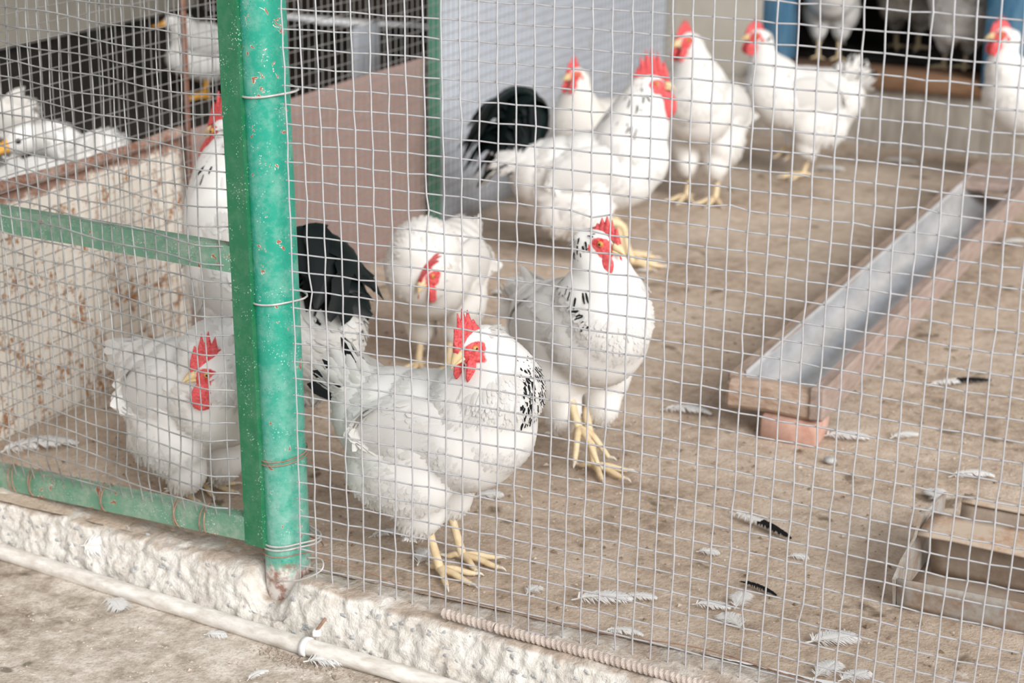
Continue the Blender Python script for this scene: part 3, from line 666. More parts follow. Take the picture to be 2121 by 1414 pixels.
slab('back_rim', [Q(FX0 + 0.03, 0.515, 0.078), Q(FX1, 0.515, 0.078), Q(FX1, 0.535, 0.082), Q(FX0 + 0.03, 0.535, 0.082)], M['feeder_bar'], 0.004, seed=7)
ep = np.array([(0.283, 0.0), (0.268, 0.046), (0.300, 0.062), (0.345, 0.080), (0.385, 0.100), (0.43, 0.088), (0.50, 0.086), (0.525, 0.082), (0.51, 0.0)])
v0 = np.array([Q(FX0 - 0.002 + 0.004 * math.sin(40 * y), y, z) for y, z in ep]); v1 = v0 + np.array([0.004, 0, 0]); k = len(ep)
MB().add(np.vstack([v0, v1]), [tuple(range(k))[::-1], tuple(range(k, 2 * k))] + [(i, (i + 1) % k, (i + 1) % k + k, i + k) for i in range(k)]).build('end_panel', M['feeder'], fd, smooth=False)

# ------------------------------------------------------------------ birds
def world_dir(right, toward, up):
    d = right * np.array([0.903, 0.429, 0]) + toward * np.array([0.426, -0.905, 0]) + up * np.array([0, 0, 1.0]); return d / np.linalg.norm(d)

def frame(d, tilt=0.0):
    d = np.asarray(d, float); d = d / np.linalg.norm(d); l = np.cross((0, 0, 1), d); l /= np.linalg.norm(l); u = np.cross(d, l)
    l, u = l * math.cos(tilt) + u * math.sin(tilt), u * math.cos(tilt) - l * math.sin(tilt)
    return np.stack([d, l, u], 1)        # columns: forward, left, up

def remesh(name, b, vox, smooth_it, parent, mat):
    o = b.build(name, mat, None, fix=False)
    md = o.modifiers.new('r', 'REMESH'); md.mode = 'VOXEL'; md.voxel_size = vox
    ms = o.modifiers.new('s', 'SMOOTH'); ms.iterations = smooth_it; ms.factor = 0.5
    bpy.context.view_layer.update(); dg = bpy.context.evaluated_depsgraph_get()
    me = bpy.data.meshes.new_from_object(o.evaluated_get(dg)); old = o.data; o.modifiers.clear(); o.data = me; bpy.data.meshes.remove(old); me.name = name
    me.polygons.foreach_set('use_smooth', [True] * len(me.polygons)); o.parent = parent
    if not me.materials: me.materials.append(mat)
    return o

def mesh_np(me):
    n = len(me.vertices); v = np.empty(n * 3); me.vertices.foreach_get('co', v); v = v.reshape(-1, 3)
    me.calc_loop_triangles(); t = np.empty(len(me.loop_triangles) * 3, int); me.loop_triangles.foreach_get('vertices', t); t = t.reshape(-1, 3)
    vn = np.empty(n * 3); me.vertices.foreach_get('normal', vn); return v, t, vn.reshape(-1, 3)

def sample(v, t, vn, n, rng, keep=None):
    e1 = v[t[:, 1]] - v[t[:, 0]]; e2 = v[t[:, 2]] - v[t[:, 0]]; ar = np.linalg.norm(np.cross(e1, e2), axis=1)
    if keep is not None: ar = ar * keep(v[t].mean(1))
    i = rng.choice(len(t), n, p=ar / ar.sum()); a = rng.random((n, 2)); fl = a.sum(1) > 1; a[fl] = 1 - a[fl]
    w = np.stack([1 - a.sum(1), a[:, 0], a[:, 1]], 1)[..., None]
    p = (v[t[i]] * w).sum(1); nn = (vn[t[i]] * w).sum(1); return p, nn / (np.linalg.norm(nn, axis=1, keepdims=True) + 1e-9)

def cards(p, n, fl, L, W, lift, Rc, dark, tint, rng):
    """small overlapping feathers: a curved leaf of 3 x 4 points each"""
    k = len(p); t = fl - n * (fl * n).sum(1, keepdims=True); t /= np.linalg.norm(t, axis=1, keepdims=True) + 1e-9
    b = np.cross(n, t); rot = rng.normal(0, 0.16, (k, 1)); t, b = t * np.cos(rot) + b * np.sin(rot), b * np.cos(rot) - t * np.sin(rot)
    vs = np.array([0, 0.38, 0.76, 0.94]); ws = np.array([0.5, 0.95, 0.95, 0.5]); out = []; at = []
    for i in range(4):
        for u in (-1, 0, 1):
            ll = vs[i] + (0.06 if (i == 3 and u == 0) else 0) - (0.05 if (i == 2 and u) else 0)
            h = -0.002 + lift * vs[i] ** 1.3 - (vs[i] * L) ** 2 / (2 * Rc) + (1 - abs(u)) * W * 0.10
            out.append(p + t * (ll * L)[:, None] + b * (u * ws[i] * W / 2)[:, None] + n * h[:, None])
            at.append(np.stack([np.full(k, u * 0.5 + 0.5), np.full(k, vs[i]), dark, tint], 1))
    V = np.stack(out, 1).reshape(-1, 3); A = np.stack(at, 1).reshape(-1, 4)
    q = np.array([(i * 3 + j, i * 3 + j + 1, i * 3 + j + 4, i * 3 + j + 3) for i in range(3) for j in range(2)])
    F = (np.arange(k)[:, None, None] * 12 + q[None]).reshape(-1, 4); return V, F, A

def fast_mesh(name, V, F, A, mat, parent):
    me = bpy.data.meshes.new(name); nv, nf = len(V), len(F)
    me.vertices.add(nv); me.vertices.foreach_set('co', V.ravel()); me.loops.add(nf * 4); me.loops.foreach_set('vertex_index', F.ravel())
    me.polygons.add(nf); me.polygons.foreach_set('loop_start', np.arange(nf) * 4)
    me.polygons.foreach_set('use_smooth', [True] * nf); me.update(calc_edges=True)
    at = me.attributes.new('fea', 'FLOAT_COLOR', 'POINT'); at.data.foreach_set('color', A.astype(np.float32).ravel()); me.materials.append(mat)
    o = bpy.data.objects.new(name, me); COL.objects.link(o); o.parent = parent; return o

def plume(base, d, up, L, W, droop, dark, tint=0.1, n=10, side=0.0, ragged=0.0, rng=RNG, early=False):
    """one long feather as a curved, cambered leaf; droop bends it down (sickle)"""
    d = np.asarray(d, float) / np.linalg.norm(d); up = np.asarray(up, float); l = np.cross(up, d); l /= np.linalg.norm(l); u = np.cross(d, l)
    s = np.linspace(0, 1, n); ang = droop * (sstep(0.18, 0.80, s) if early else s); step = L / (n - 1); P = [np.array(base, float)]; T = []
    for i in range(n):
        T.append(d * math.cos(ang[i]) - u * math.sin(ang[i]) + l * side * s[i]); T[-1] /= np.linalg.norm(T[-1])
        if i: P.append(P[-1] + T[-1] * step)
    w = W / 2 * np.array([np.interp(q, [0, 0.12, 0.5, 0.85, 0.96, 1], [0.15, 0.7, 1, 0.85, 0.5, 0.08]) for q in s])
    V = []; A = []
    for i in range(n):
        nn = np.cross(T[i], l); nn /= np.linalg.norm(nn)
        for j in (-1, -0.5, 0, 0.5, 1):
            rg = ragged * rng.normal() * W if abs(j) == 1 else 0
            V.append(P[i] + l * (j * w[i] + rg) - T[i] * abs(j) * w[i] * 0.5 - (-nn) * 0 + nn * (0.18 * w[i] * (1 - j * j)))
            A.append((j * 0.5 + 0.5, s[i], dark, tint))
    F = [(i * 5 + j, i * 5 + j + 1, (i + 1) * 5 + j + 1, (i + 1) * 5 + j) for i in range(n - 1) for j in range(4)]
    return np.array(V), F, np.array(A)

def taper(P, r, n=8): return tube(crom(P, max(6, 4 * len(P))), np.interp(np.linspace(0, 1, max(6, 4 * len(P))), np.linspace(0, 1, len(r)), r), n)

def bird(name, label, loc, h, s=1.0, body=None, pitch=0.0, dz=0.0, dx=0.0, neck=None, nr=(0.066, 0.050, 0.033, 0.020), head=(0.06, 0, 0.36), hd=(1, 0, 0), tilt=0.0,
         comb=(0.050, 0.014, 0.014, 5), flop=0.0, wattle=0.018, tail='hen', cock=False, hackle=0.3, n=2600, tint=0.15, feet=((0.0, 0.030, 0.0), (0.0, -0.030, 0.0)),
         legmat='leg', seed=1, vox=0.0065, duck=False, wings=True, face=1.0, tails=None, tang=42, skirt=1.0, tailx=0.0, sdark=0.28, group='white hens', cat='hen', raised=None, wide=1.0):
    rng = np.random.default_rng(seed); hr = math.radians(h)
    root = empty(name, loc, hr); root['_local'] = 1; tag(root, label, cat, group)
    cp, sp_ = math.cos(pitch), math.sin(pitch)
    def tr_(p): p = np.array(p, float); q = p - np.array([0, 0, 0.2]); return (np.array([q[0] * cp - q[2] * sp_, q[1], q[0] * sp_ + q[2] * cp + 0.2 + dz]) + np.array([dx, 0, 0])) * s
    Rp = np.array([[cp, 0, -sp_], [0, 1, 0], [sp_, 0, cp]])
    if body is None:
        body = [(0.070, 0, 0.232, 0.074, 0.070, 0.078), (0.040, 0, 0.214, 0.085, 0.080, 0.086), (-0.02, 0, 0.203, 0.100, 0.086, 0.088), (-0.075, 0, 0.196, 0.088, 0.082, 0.088),
                (-0.115, 0, 0.205, 0.066, 0.066, 0.072), (-0.145, 0, 0.235, 0.044, 0.046, 0.040), (-0.10, 0, 0.155, 0.055, 0.055, 0.055)]
        for y in (-1, 1):
            body += [(-0.035, y * 0.045, 0.150, 0.066 * skirt, 0.042, 0.066), (-0.070, y * 0.036, 0.140, 0.060 * skirt, 0.042, 0.056), (-0.022, y * 0.034, 0.100, 0.038 * skirt, 0.030, 0.046)]
    w2l = lambda d: np.array([d[0] * math.cos(hr) + d[1] * math.sin(hr), -d[0] * math.sin(hr) + d[1] * math.cos(hr), d[2]])
    HD = frame(w2l(hd), tilt); H = np.array(head, float) * s
    b = MB()
    for (x, y, z, rx, ry, rz) in body: b.add(*ellipsoid(tr_((x, y * wide, z)), np.array((rx, ry * wide, rz)) * s, Rp, 20, 12))
    n0 = tr_((0.062, 0, 0.255)); hb = H - HD[:, 0] * 0.024 * s - HD[:, 2] * 0.008 * s
    if neck is None: mid = [n0 * 0.5 + hb * 0.5 + np.array([0.012, 0, 0]) * s]
    else: mid = [np.array(q) * s for q in neck]
    NP = crom([n0] + mid + [hb], 14); NR = np.interp(np.linspace(0, 1, 14), np.linspace(0, 1, len(nr)), nr) * s
    for q, r in zip(NP, NR): b.add(*ellipsoid(q, (r, r, r), None, 16, 10))
    hs = 1.0 if not duck else 1.15
    b.add(*ellipsoid(H, np.array((0.028, 0.0185, 0.0205)) * s * hs, HD, 16, 10)); b.add(*ellipsoid(H + HD @ np.array((0.012, 0, -0.004)) * s, np.array((0.021, 0.0145, 0.0145)) * s * hs, HD, 16, 10))
    bo = remesh('body', b, vox * s ** 0.5, 6, root, M['skin'])
    v, t, vn = mesh_np(bo.data)
    q = (v - H) @ HD / s
    fm = np.maximum(np.exp(-(((q[:, 0] - 0.011) / 0.0165) ** 2 + ((q[:, 2] - 0.002) / 0.0105) ** 2) ** 2), np.exp(-(((q[:, 0] - 0.019) / 0.015) ** 2 + ((q[:, 2] + 0.008) / 0.010) ** 2) ** 2)) * (np.abs(q[:, 1]) > 0.004) * (np.linalg.norm(q, axis=1) < 0.042) * face
    if duck: fm = fm * 0
    at = bo.data.attributes.new('fea', 'FLOAT_COLOR', 'POINT'); at.data.foreach_set('color', np.stack([fm, np.full(len(v), tint), fm * 0, fm * 0 + 1], 1).astype(np.float32).ravel())
    # plumage -----------------------------------------------------------------
    spine = np.vstack([H[None], NP[::-1], [tr_((0.0, 0, 0.235)), tr_((-0.08, 0, 0.235)), tr_((-0.17, 0, 0.25))]]); nneck = 12
    def flow(p):
        sg0, sg1 = spine[:-1], spine[1:]; d = sg1 - sg0; u = np.clip(((p[:, None] - sg0) * d).sum(2) / (d * d).sum(1), 0, 1)
        dist = np.linalg.norm(p[:, None] - (sg0 + u[..., None] * d), axis=2) - np.concatenate([np.interp(np.linspace(0, 1, nneck + 1), [0, 1], [0.022, 0.058]), [0.055] * (len(d) - nneck - 1)]) * s
        k = dist.argmin(1); f = d[k] / np.linalg.norm(d[k], axis=1, keepdims=True); isn = (k <= nneck - 1) & (p[:, 2] > (NP[0][2] - 0.045 * s)); pos = (k + u[np.arange(len(p)), k]) / nneck
        w = sstep(0.19 * s, 0.11 * s, p[:, 2] - dz * s)[:, None] * (~isn)[:, None]; f = f * (1 - w) + w * np.array([-0.45, 0, -1.0]); f[:, 2] -= (0.25 + 0.6 * sstep(0.04 * s, 0.12 * s, p[:, 0])) * (~isn); return f, isn, pos
    keep = lambda c: 1.0 - ((((c - H) @ HD / s)[:, 0] > -0.006) & (np.linalg.norm(c - H, axis=1) < 0.045 * s)) * 1.0
    p, nn = sample(v, t, vn, n, rng, keep); f, isn, pos = flow(p); z = p[:, 2] / s - dz
    low = sstep(0.16, 0.09, z); r = rng.random(len(p))
    L = np.where(isn, 0.020 + 0.026 * np.clip(pos, 0, 1), 0.025 + 0.010 * r) * s * (1 - 0.15 * low); W = np.where(isn, 0.0062 + 0.0028 * pos, 0.0145) * s * (1 - 0.70 * low)
    lift = (0.0008 + 0.0022 * rng.random(len(p)) ** 3 + 0.005 * low * rng.random(len(p)) + 0.0006 * isn) * s; Rc = np.where(isn, 0.22, 0.13) * s
    fr = sstep(0.15, 0.7, nn[:, 0]); L = L * (1 - 0.35 * fr); lift = lift * (1 - 0.75 * fr)
    hh = HD[:, 0] * np.array([1, 1, 0]); hh /= np.linalg.norm(hh); back = (nn @ hh) < (0.42 if hackle > 0.9 else 0.28 if hackle > 0.4 else 0.0)
    isn = isn & (rng.random(len(p)) > sstep(0.72, 1.02, pos) * 0.85)
    dark = np.where(isn & (pos > (0.07 if hackle > 0.9 else 0.16)) & back & (rng.random(len(p)) < hackle), 0.5, 0.0)
    tn = np.clip(tint + 0.10 * rng.normal(size=len(p)) + 0.25 * np.maximum(0, fbm(p / s, 14, 2, seed)), 0, 1)
    V, F, A = cards(p, nn, f, L, W, lift, Rc, dark, tn, rng)
    po = fast_mesh('plumage', V, F, A, M['feather'], root); po['kind'] = 'stuff'
    # wings -------------------------------------------------------------------
    if wings:
        for sd_ in (1, -1):
            Rw = Rp @ frame((1, 0.10 * -sd_, 0.16)); c = tr_((-0.012, sd_ * 0.066 * wide, 0.222))
            wv, wf = ellipsoid(c, np.array((0.082, 0.020, 0.050)) * s, Rw, 20, 12)
            wn = (wv - c) @ Rw / (np.array((0.082, 0.020, 0.050)) * s) ** 2 @ Rw.T; wn /= np.linalg.norm(wn, axis=1, keepdims=True)
            tri = np.array([(q_[0], q_[i], q_[i + 1]) for q_ in wf for i in range(1, len(q_) - 1)])
            k = n // 7; pw, nw = sample(wv, tri, wn, k, rng, lambda c_: (c_[:, 1] * sd_ > 0.070 * s * wide) * 1.0)
            fw_ = np.tile(-(Rw[:, 0]) - 0.15 * Rw[:, 2], (k, 1))
            V1, F1, A1 = cards(pw, nw, fw_, (0.027 + 0.010 * rng.random(k)) * s, np.full(k, 0.018 * s), (0.0006 + 0.002 * rng.random(k) ** 2) * s, np.full(k, 0.10 * s), np.zeros(k), np.clip(tint + 0.1 * rng.normal(size=k), 0, 1), rng)
            Vs = [wv, V1]; As = [np.tile((0.5, 0, 0, tint), (len(wv), 1)), A1]; Fs = [tuple(q_) for q_ in wf] + [tuple(int(i) + len(wv) for i in q_) for q_ in F1]; nb = len(wv) + len(V1)
            for i in range(5):
                u = i / 4; pb = c + Rw @ (np.array([0.020 - 0.045 * u, sd_ * (0.011 + 0.0008 * i), -0.034 + 0.050 * u]) * s)
                v3, f3, a3 = plume(pb, -Rw[:, 0] * 1.0 - Rw[:, 2] * (0.38 - 0.28 * u), Rw[:, 1] * sd_, (0.066 - 0.010 * u) * s, 0.022 * s, 0.45, 0.5 if (hackle > 0.2 and i < 1) else 0.0, tint, 8, 0, 0.02, rng)
                Vs.append(v3); As.append(a3); Fs += [tuple(int(j) + nb for j in q_) for q_ in f3]; nb += len(v3)
            MB().add(np.vstack(Vs), Fs, np.vstack(As)).build('wing', M['feather'], root, attr='fea', fix=False)
    # tail --------------------------------------------------------------------
    tb = tr_((-0.155 + tailx, 0, 0.248)); ta = math.radians(tang)
    def addfeather(V, F, A, mat): MB().add(V, F, A).build('tail_feather', mat, root, attr='fea', fix=False)
    if tail in ('hen', 'white', 'fluff', 'black'):
        for i in range(10):
            sd_ = 1 if i % 2 else -1; k = i // 2; dk = {'hen': (1.0 if k in (3, 4) else (0.5 if k in (0, 2) else 0.0)), 'white': 0.0, 'fluff': 0.0, 'black': 1.0}[tail]
            e = ta + 0.35 - 0.19 * k; d_ = Rp @ np.array([-math.cos(e), sd_ * (0.10 + 0.07 * k), math.sin(e)])
            ln = (0.068 if tail != 'fluff' else 0.028) + 0.012 * rng.random()
            addfeather(*plume(tb + np.array([0.015, sd_ * 0.006 * k, -0.004 * k]) * s, d_, np.array([-math.sin(e) * 0.3, sd_ * 1.0, 0.35]), ln * s, 0.025 * s, 0.12, dk, tint, 9, 0, 0.03, rng), M['feather'])
        k = 260 if tail != 'fluff' else 120; th = rng.uniform(0, 2 * np.pi, k); pr_ = tb + Rp @ np.stack([rng.uniform(-0.01, 0.06, k), 0.036 * np.cos(th), 0.032 * np.sin(th)], 0).T[..., None].reshape(k, 3).T * s if False else tb + np.stack([rng.uniform(-0.012, 0.055, k), 0.036 * np.cos(th), 0.030 * np.sin(th) - 0.006], 1) * s
        nt_ = np.stack([0 * th - 0.2, np.cos(th), np.sin(th)], 1); nt_ /= np.linalg.norm(nt_, axis=1, keepdims=True)
        fl_ = np.tile(Rp @ np.array([-math.cos(ta), 0, math.sin(ta) * 0.9]), (k, 1))
        V, F, A = cards(pr_, nt_, fl_, (0.04 + 0.02 * rng.random(k)) * s, np.full(k, 0.020 * s), (0.002 + 0.01 * rng.random(k)) * s, np.full(k, 0.3 * s), np.where(rng.random(k) < (0.10 if tail == 'hen' else 0), 0.5, 0.0), np.full(k, tint), rng)
        o = fast_mesh('tail_coverts', V, F, A, M['feather'], root); o['kind'] = 'stuff'
    elif tail == 'cock':
        k = 0
        for (e, ln, w, dr, lat, dk) in tails:
            for sd_ in (1, -1):
                er = math.radians(e + rng.normal(0, 3)) + pitch; d_ = Rp @ np.array([-math.cos(er), sd_ * (lat + 0.03 * rng.random()), math.sin(er)])
                addfeather(*plume(tb + np.array([0.02, sd_ * 0.012, 0.0]) * s, d_, np.array([math.sin(er), sd_ * 0.55, math.cos(er)]), ln * s * rng.uniform(0.92, 1.06), w * s, dr * rng.uniform(0.85, 1.15), dk, 0.1, 18, sd_ * 0.12, 0.08, rng, True), M['black'])
        k = 320; th = rng.uniform(0, 2 * np.pi, k); pr_ = tb + np.stack([rng.uniform(-0.02, 0.06, k), 0.042 * np.cos(th), 0.038 * np.sin(th)], 1) * s
        nt_ = np.stack([0 * th - 0.2, np.cos(th), np.sin(th)], 1); nt_ /= np.linalg.norm(nt_, axis=1, keepdims=True)
        V, F, A = cards(pr_, nt_, np.tile(Rp @ np.array([-1.0, 0, 0.15]), (k, 1)) - np.array([0, 0, 0.8]) * (np.abs(np.cos(th)) ** 2)[:, None], (0.040 + 0.022 * rng.random(k)) * s, np.full(k, 0.013 * s), (0.002 + 0.008 * rng.random(k)) * s, np.full(k, 0.15 * s), np.where(rng.random(k) < sdark, 0.5, 0.0), np.full(k, tint), rng)
        o = fast_mesh('saddle_plumage', V, F, A, M['feather'], root); o['kind'] = 'stuff'
    # face --------------------------------------------------------------------
    T = lambda q_: H + (np.asarray(q_, float) * s) @ HD.T
    if not duck:
        cl_, ch, csp, nsp = comb; ns = 44; b = MB(); V = []
        for i in range(ns):
            u = i / (ns - 1); x = 0.034 - cl_ * u; ph = (u * nsp) % 1.0
            hgt = (0.004 + ch * math.sin(math.pi * min(1, 0.12 + u * 0.95)) ** 0.7) + csp * (1 - abs(ph - 0.5) * 2) ** 1.1 * math.sin(math.pi * np.clip(0.16 + 0.8 * u, 0, 1))
            z0 = 0.015 - 0.40 * max(0, x - 0.012) - 0.25 * max(0, -x - 0.018)
            for j, (wz, th_) in enumerate(((0, 0.0046), (0.35, 0.0036), (0.7, 0.0024), (1.0, 0.0008))):
                zz_ = z0 + hgt * wz; off = flop * (hgt * wz) ** 1.4 * 9
                bx = x - 0.18 * hgt * wz
                V.append((bx, off + th_, zz_ - abs(off) * 0.55)); V.append((bx, off - th_, zz_ - abs(off) * 0.55))
        V = np.array(V); f = []
        for i in range(ns - 1):
            for j in range(3):
                for sd_ in (0, 1):
                    a0 = i * 8 + j * 2 + sd_; f.append((a0, a0 + 2, a0 + 10, a0 + 8))
            f.append((i * 8 + 6, i * 8 + 7, (i + 1) * 8 + 7, (i + 1) * 8 + 6))
        f += [(0, 2, 3, 1), (2, 4, 5, 3), (4, 6, 7, 5)]; e = (ns - 1) * 8; f += [(e, e + 1, e + 3, e + 2), (e + 2, e + 3, e + 5, e + 4), (e + 4, e + 5, e + 7, e + 6)]
        MB().add(T(V), f).build('comb', M['comb'], root)
        for sd_ in (1, -1):
            wv, wf = ellipsoid((0, 0, 0), (wattle * 0.82, 0.0052, wattle), None, 14, 9); wv[:, 0] *= (1 - 0.22 * wv[:, 2] / wattle); wv[:, 1] += 0.0015 * np.sin(wv[:, 2] * 200)
            MB().add(T(wv + np.array((0.022, sd_ * (0.0095 + 0.1 * wattle), -0.012 - wattle * 0.82))), wf).build('wattle', M['comb'], root)
            lv, lf = ellipsoid((-0.006, sd_ * 0.0165, -0.010), (0.0055, 0.0030, 0.0085), None, 10, 7); MB().add(T(lv), lf).build('earlobe', M['comb'], root)
        b = MB()
        for (z0, z1, zt, hh) in ((0.0015, 0.0, -0.010, 0.0072), (-0.0055, -0.006, -0.009, 0.0040)):
            ln = 0.022 if zt < -0.0095 else 0.016; V = []
            for i in range(7):
                u = i / 6; w_ = (1 - u ** 1.6) * 0.0078 + 0.0005; hh_ = (1 - u ** 1.5) * hh + 0.0005; x = 0.027 + ln * u; zc = z0 + (zt - z0) * u ** 2.2
                for j in range(10): V.append((x, w_ * math.cos(j * 0.6283), zc + hh_ * math.sin(j * 0.6283)))
            f = [(i * 10 + j, i * 10 + (j + 1) % 10, (i + 1) * 10 + (j + 1) % 10, (i + 1) * 10 + j) for i in range(6) for j in range(10)] + [tuple(range(60, 70)), tuple(range(10))[::-1]]
            b.add(T(np.array(V)), f)
        b.build('beak', M['beak'], root)
    else:
        V = []
        for i in range(9):
            u = i / 8; w_ = np.interp(u, [0, 0.3, 0.75, 0.95, 1], [0.012, 0.0115, 0.0135, 0.011, 0.006]); hh_ = np.interp(u, [0, 0.4, 1], [0.012, 0.006, 0.0025]); x = 0.026 + 0.052 * u
            for j in range(12): V.append((x, w_ * math.cos(j * 0.5236), -0.002 - 0.014 * u + 0.006 * u * u + hh_ * math.sin(j * 0.5236)))
        f = [(i * 12 + j, i * 12 + (j + 1) % 12, (i + 1) * 12 + (j + 1) % 12, (i + 1) * 12 + j) for i in range(8) for j in range(12)] + [tuple(range(96, 108)), tuple(range(12))[::-1]]
        MB().add(T(np.array(V)), f).build('bill', M['bill'], root)
    for sd_ in (1, -1):
        yy = 0.0152 * (1.12 if duck else 1.0)
        ev, ef = ellipsoid((0.011, sd_ * yy, 0.003), (0.0048, 0.0034, 0.0046), None, 14, 9); eo = MB().add(T(ev), ef).build('eye', M['iris'] if not duck else M['pupil'], root)
        if not duck:
            pv, pf_ = ellipsoid((0.0112, sd_ * (yy + 0.0022), 0.003), (0.0023, 0.0016, 0.0023), None, 10, 7); pu = MB().add(T(pv), pf_).build('pupil', M['pupil'], root); pu.parent = eo
    # legs --------------------------------------------------------------------
    for (fx, fy, fa), sd_ in zip(feet, (1, -1)):
        hip = tr_((-0.03, sd_ * 0.034, 0.11)); lift_ = 0.0
        if raised == sd_: lift_ = 0.075
        ft = np.array([fx, fy, 0.0075 / s + lift_]) * s; hk = np.array([fx - 0.028, fy * 1.0, 0.088 + lift_ * 0.5]) * s if not duck else np.array([fx - 0.012, fy, 0.05]) * s
        if raised == sd_: hk = np.array([fx - 0.03, fy, 0.12]) * s
        cls = []; b = MB(); b.add(*taper([hip, hk, hk * 0.5 + ft * 0.5, ft], np.array([0.012, 0.0075, 0.0060, 0.0068]) * s, 10))
        ca, sa = math.cos(fa), math.sin(fa)
        for (ang, ln) in ((0.0, 0.060), (0.62, 0.050), (-0.62, 0.050), (math.pi + 0.2 * sd_, 0.026)):
            dv = np.array([math.cos(ang) * ca - math.sin(ang) * sa, math.cos(ang) * sa + math.sin(ang) * ca, 0]); dn = -0.02 if raised == sd_ else 0.0
            pts = [ft + np.array([0, 0, 0.002]) * s, ft + (dv * ln * 0.4 + np.array([0, 0, 0.003 + dn * 0.3])) * s, ft + (dv * ln * 0.75 + np.array([0, 0, -0.001 + dn])) * s, ft + (dv * ln + np.array([0, 0, -0.0025 + dn * 1.6])) * s]
            b.add(*taper(pts, np.array([0.0062, 0.0050, 0.0046, 0.0032]) * s, 8))
            tip = pts[-1]; cls.append(taper([tip - dv * 0.002 * s, tip + (dv * 0.007 + np.array([0, 0, 0.0008])) * s, tip + (dv * 0.013 + np.array([0, 0, -0.0025])) * s], np.array([0.0030, 0.0022, 0.0006]) * s, 6))
        if duck: 
            b.add(np.array([ft + np.array([0, 0, 0.001]), ft + np.array([0.05, 0.03, -0.004]) * s, ft + np.array([0.06, 0, -0.004]) * s, ft + np.array([0.05, -0.03, -0.004]) * s]), [(0, 1, 2), (0, 2, 3)])
        lg = b.build('leg', M[legmat], root, fix=False); 
        for q_ in cls: MB().add(*q_).build('claw', M['claw'], lg, fix=False)
    for ch in root.children:
        if ch.name.split('.')[0] in ('comb', 'wattle', 'earlobe', 'beak', 'bill', 'eye', 'wing', 'tail_feather', 'leg'): ch.location = (0, 0, 0)
    for ch in root.children_recursive: ch.location = (0, 0, 0)
    del root['_local']
    return root

COCK = [(106, 0.30, 0.052, 2.9, 0.03, 1.0), (97, 0.32, 0.052, 2.9, 0.06, 1.0), (88, 0.32, 0.050, 2.8, 0.10, 1.0), (78, 0.30, 0.048, 2.6, 0.14, 1.0), (66, 0.27, 0.046, 2.4, 0.18, 1.0), (96, 0.17, 0.066, 1.7, 0.04, 1.0), (80, 0.18, 0.066, 1.8, 0.08, 1.0), (62, 0.19, 0.060, 1.9, 0.10, 1.0), (46, 0.20, 0.055, 1.9, 0.16, 1.0), (28, 0.19, 0.045, 1.7, 0.2, 1.0), (10, 0.16, 0.036, 1.4, 0.22, 0.5), (-8, 0.14, 0.030, 1.2, 0.25, 0.5)]
COCK3 = [(e - 2, l * 0.77, w * 0.62, d_ * 0.97, a * 1.25, k) for e, l, w, d_, a, k in COCK] + [(e + 8, l * 0.68, w * 0.50, d_, a * 1.9, k) for e, l, w, d_, a, k in COCK[1:11]]

# the hen at the wire, looking back over its shoulder
bird('hen', 'white hen standing at the wire right of the post, head turned back', (0.180, 0.122, 0), -8, 1.0, head=(0.060, -0.036, 0.358), neck=[(0.084, -0.004, 0.290), (0.074, -0.006, 0.328)], nr=(0.074, 0.062, 0.041, 0.021),
     hd=world_dir(-0.6, 0.66, -0.34), comb=(0.050, 0.023, 0.019, 5), wattle=0.019, hackle=0.55, n=9500, feet=((0.0, 0.028, 0.05), (0.0, -0.028, -0.15)), seed=11, dx=-0.012, skirt=1.2, tang=38)
bird('hen', 'white hen crouching behind the gate mesh left of the post', (-0.268, 0.170, 0), -20, 1.02, pitch=0.13, dz=-0.030, head=(0.094, -0.046, 0.242), neck=[(0.094, -0.004, 0.222), (0.104, -0.012, 0.242)], nr=(0.07, 0.058, 0.042, 0.023),
     hd=world_dir(-0.97, 0.22, -0.10), comb=(0.052, 0.026, 0.020, 5), wattle=0.021, hackle=0.06, n=7000, tail='fluff', feet=((-0.055, 0.03, 0.3), (-0.06, -0.020, -0.5)), seed=12, tang=0, skirt=1.2)
bird('rooster', 'tall white rooster with black tail half hidden behind the post', (-0.359, 0.432, 0), 160, 1.20, pitch=0.28, sdark=0.6, tailx=0.05, head=(0.046, -0.012, 0.428), neck=[(0.050, 0, 0.315), (0.046, -0.006, 0.38)], nr=(0.070, 0.052, 0.038, 0.022), hd=world_dir(-0.74, -0.66, -0.05),
     comb=(0.062, 0.022, 0.022, 6), wattle=0.030, tail='cock', tails=COCK3, hackle=0.38, n=5200, legmat='orange_leg', seed=13, feet=((0.0, 0.036, 0.0), (-0.01, -0.036, 0.0)), cat='rooster', group=None, dx=-0.035, dz=0.012)
bird('hen', 'dusty white hen behind the front hen, bowed head with flopped comb', (-0.255, 0.905, 0), -80, 1.0, dz=-0.018, dx=0.0, head=(0.118, 0.026, 0.222), neck=[(0.100, 0.003, 0.245)], nr=(0.068, 0.052, 0.032, 0.020), hd=world_dir(-0.42, 0.8, -0.5),
     comb=(0.062, 0.032, 0.012, 5), flop=0.30, wattle=0.019, hackle=0.03, n=2800, tint=0.34, tail='fluff', tang=5, seed=14, feet=((0.02, 0.030, 0), (0.01, -0.030, 0)))
bird('hen', 'white hen with striped black neck standing on one leg', (0.205, 0.559, 0), -38, 1.06, pitch=0.17, dz=0.008, head=(0.046, -0.016, 0.374), neck=[(0.050, 0, 0.29), (0.032, -0.008, 0.335)], nr=(0.070, 0.052, 0.040, 0.021), hd=world_dir(0.80, 0.58, -0.14),
     comb=(0.046, 0.012, 0.012, 5), wattle=0.018, hackle=1.0, n=5500, seed=15, feet=((0.005, 0.008, 0.35), (0.03, -0.034, 0.0)), raised=-1, tail='white', dx=-0.022, tang=20)
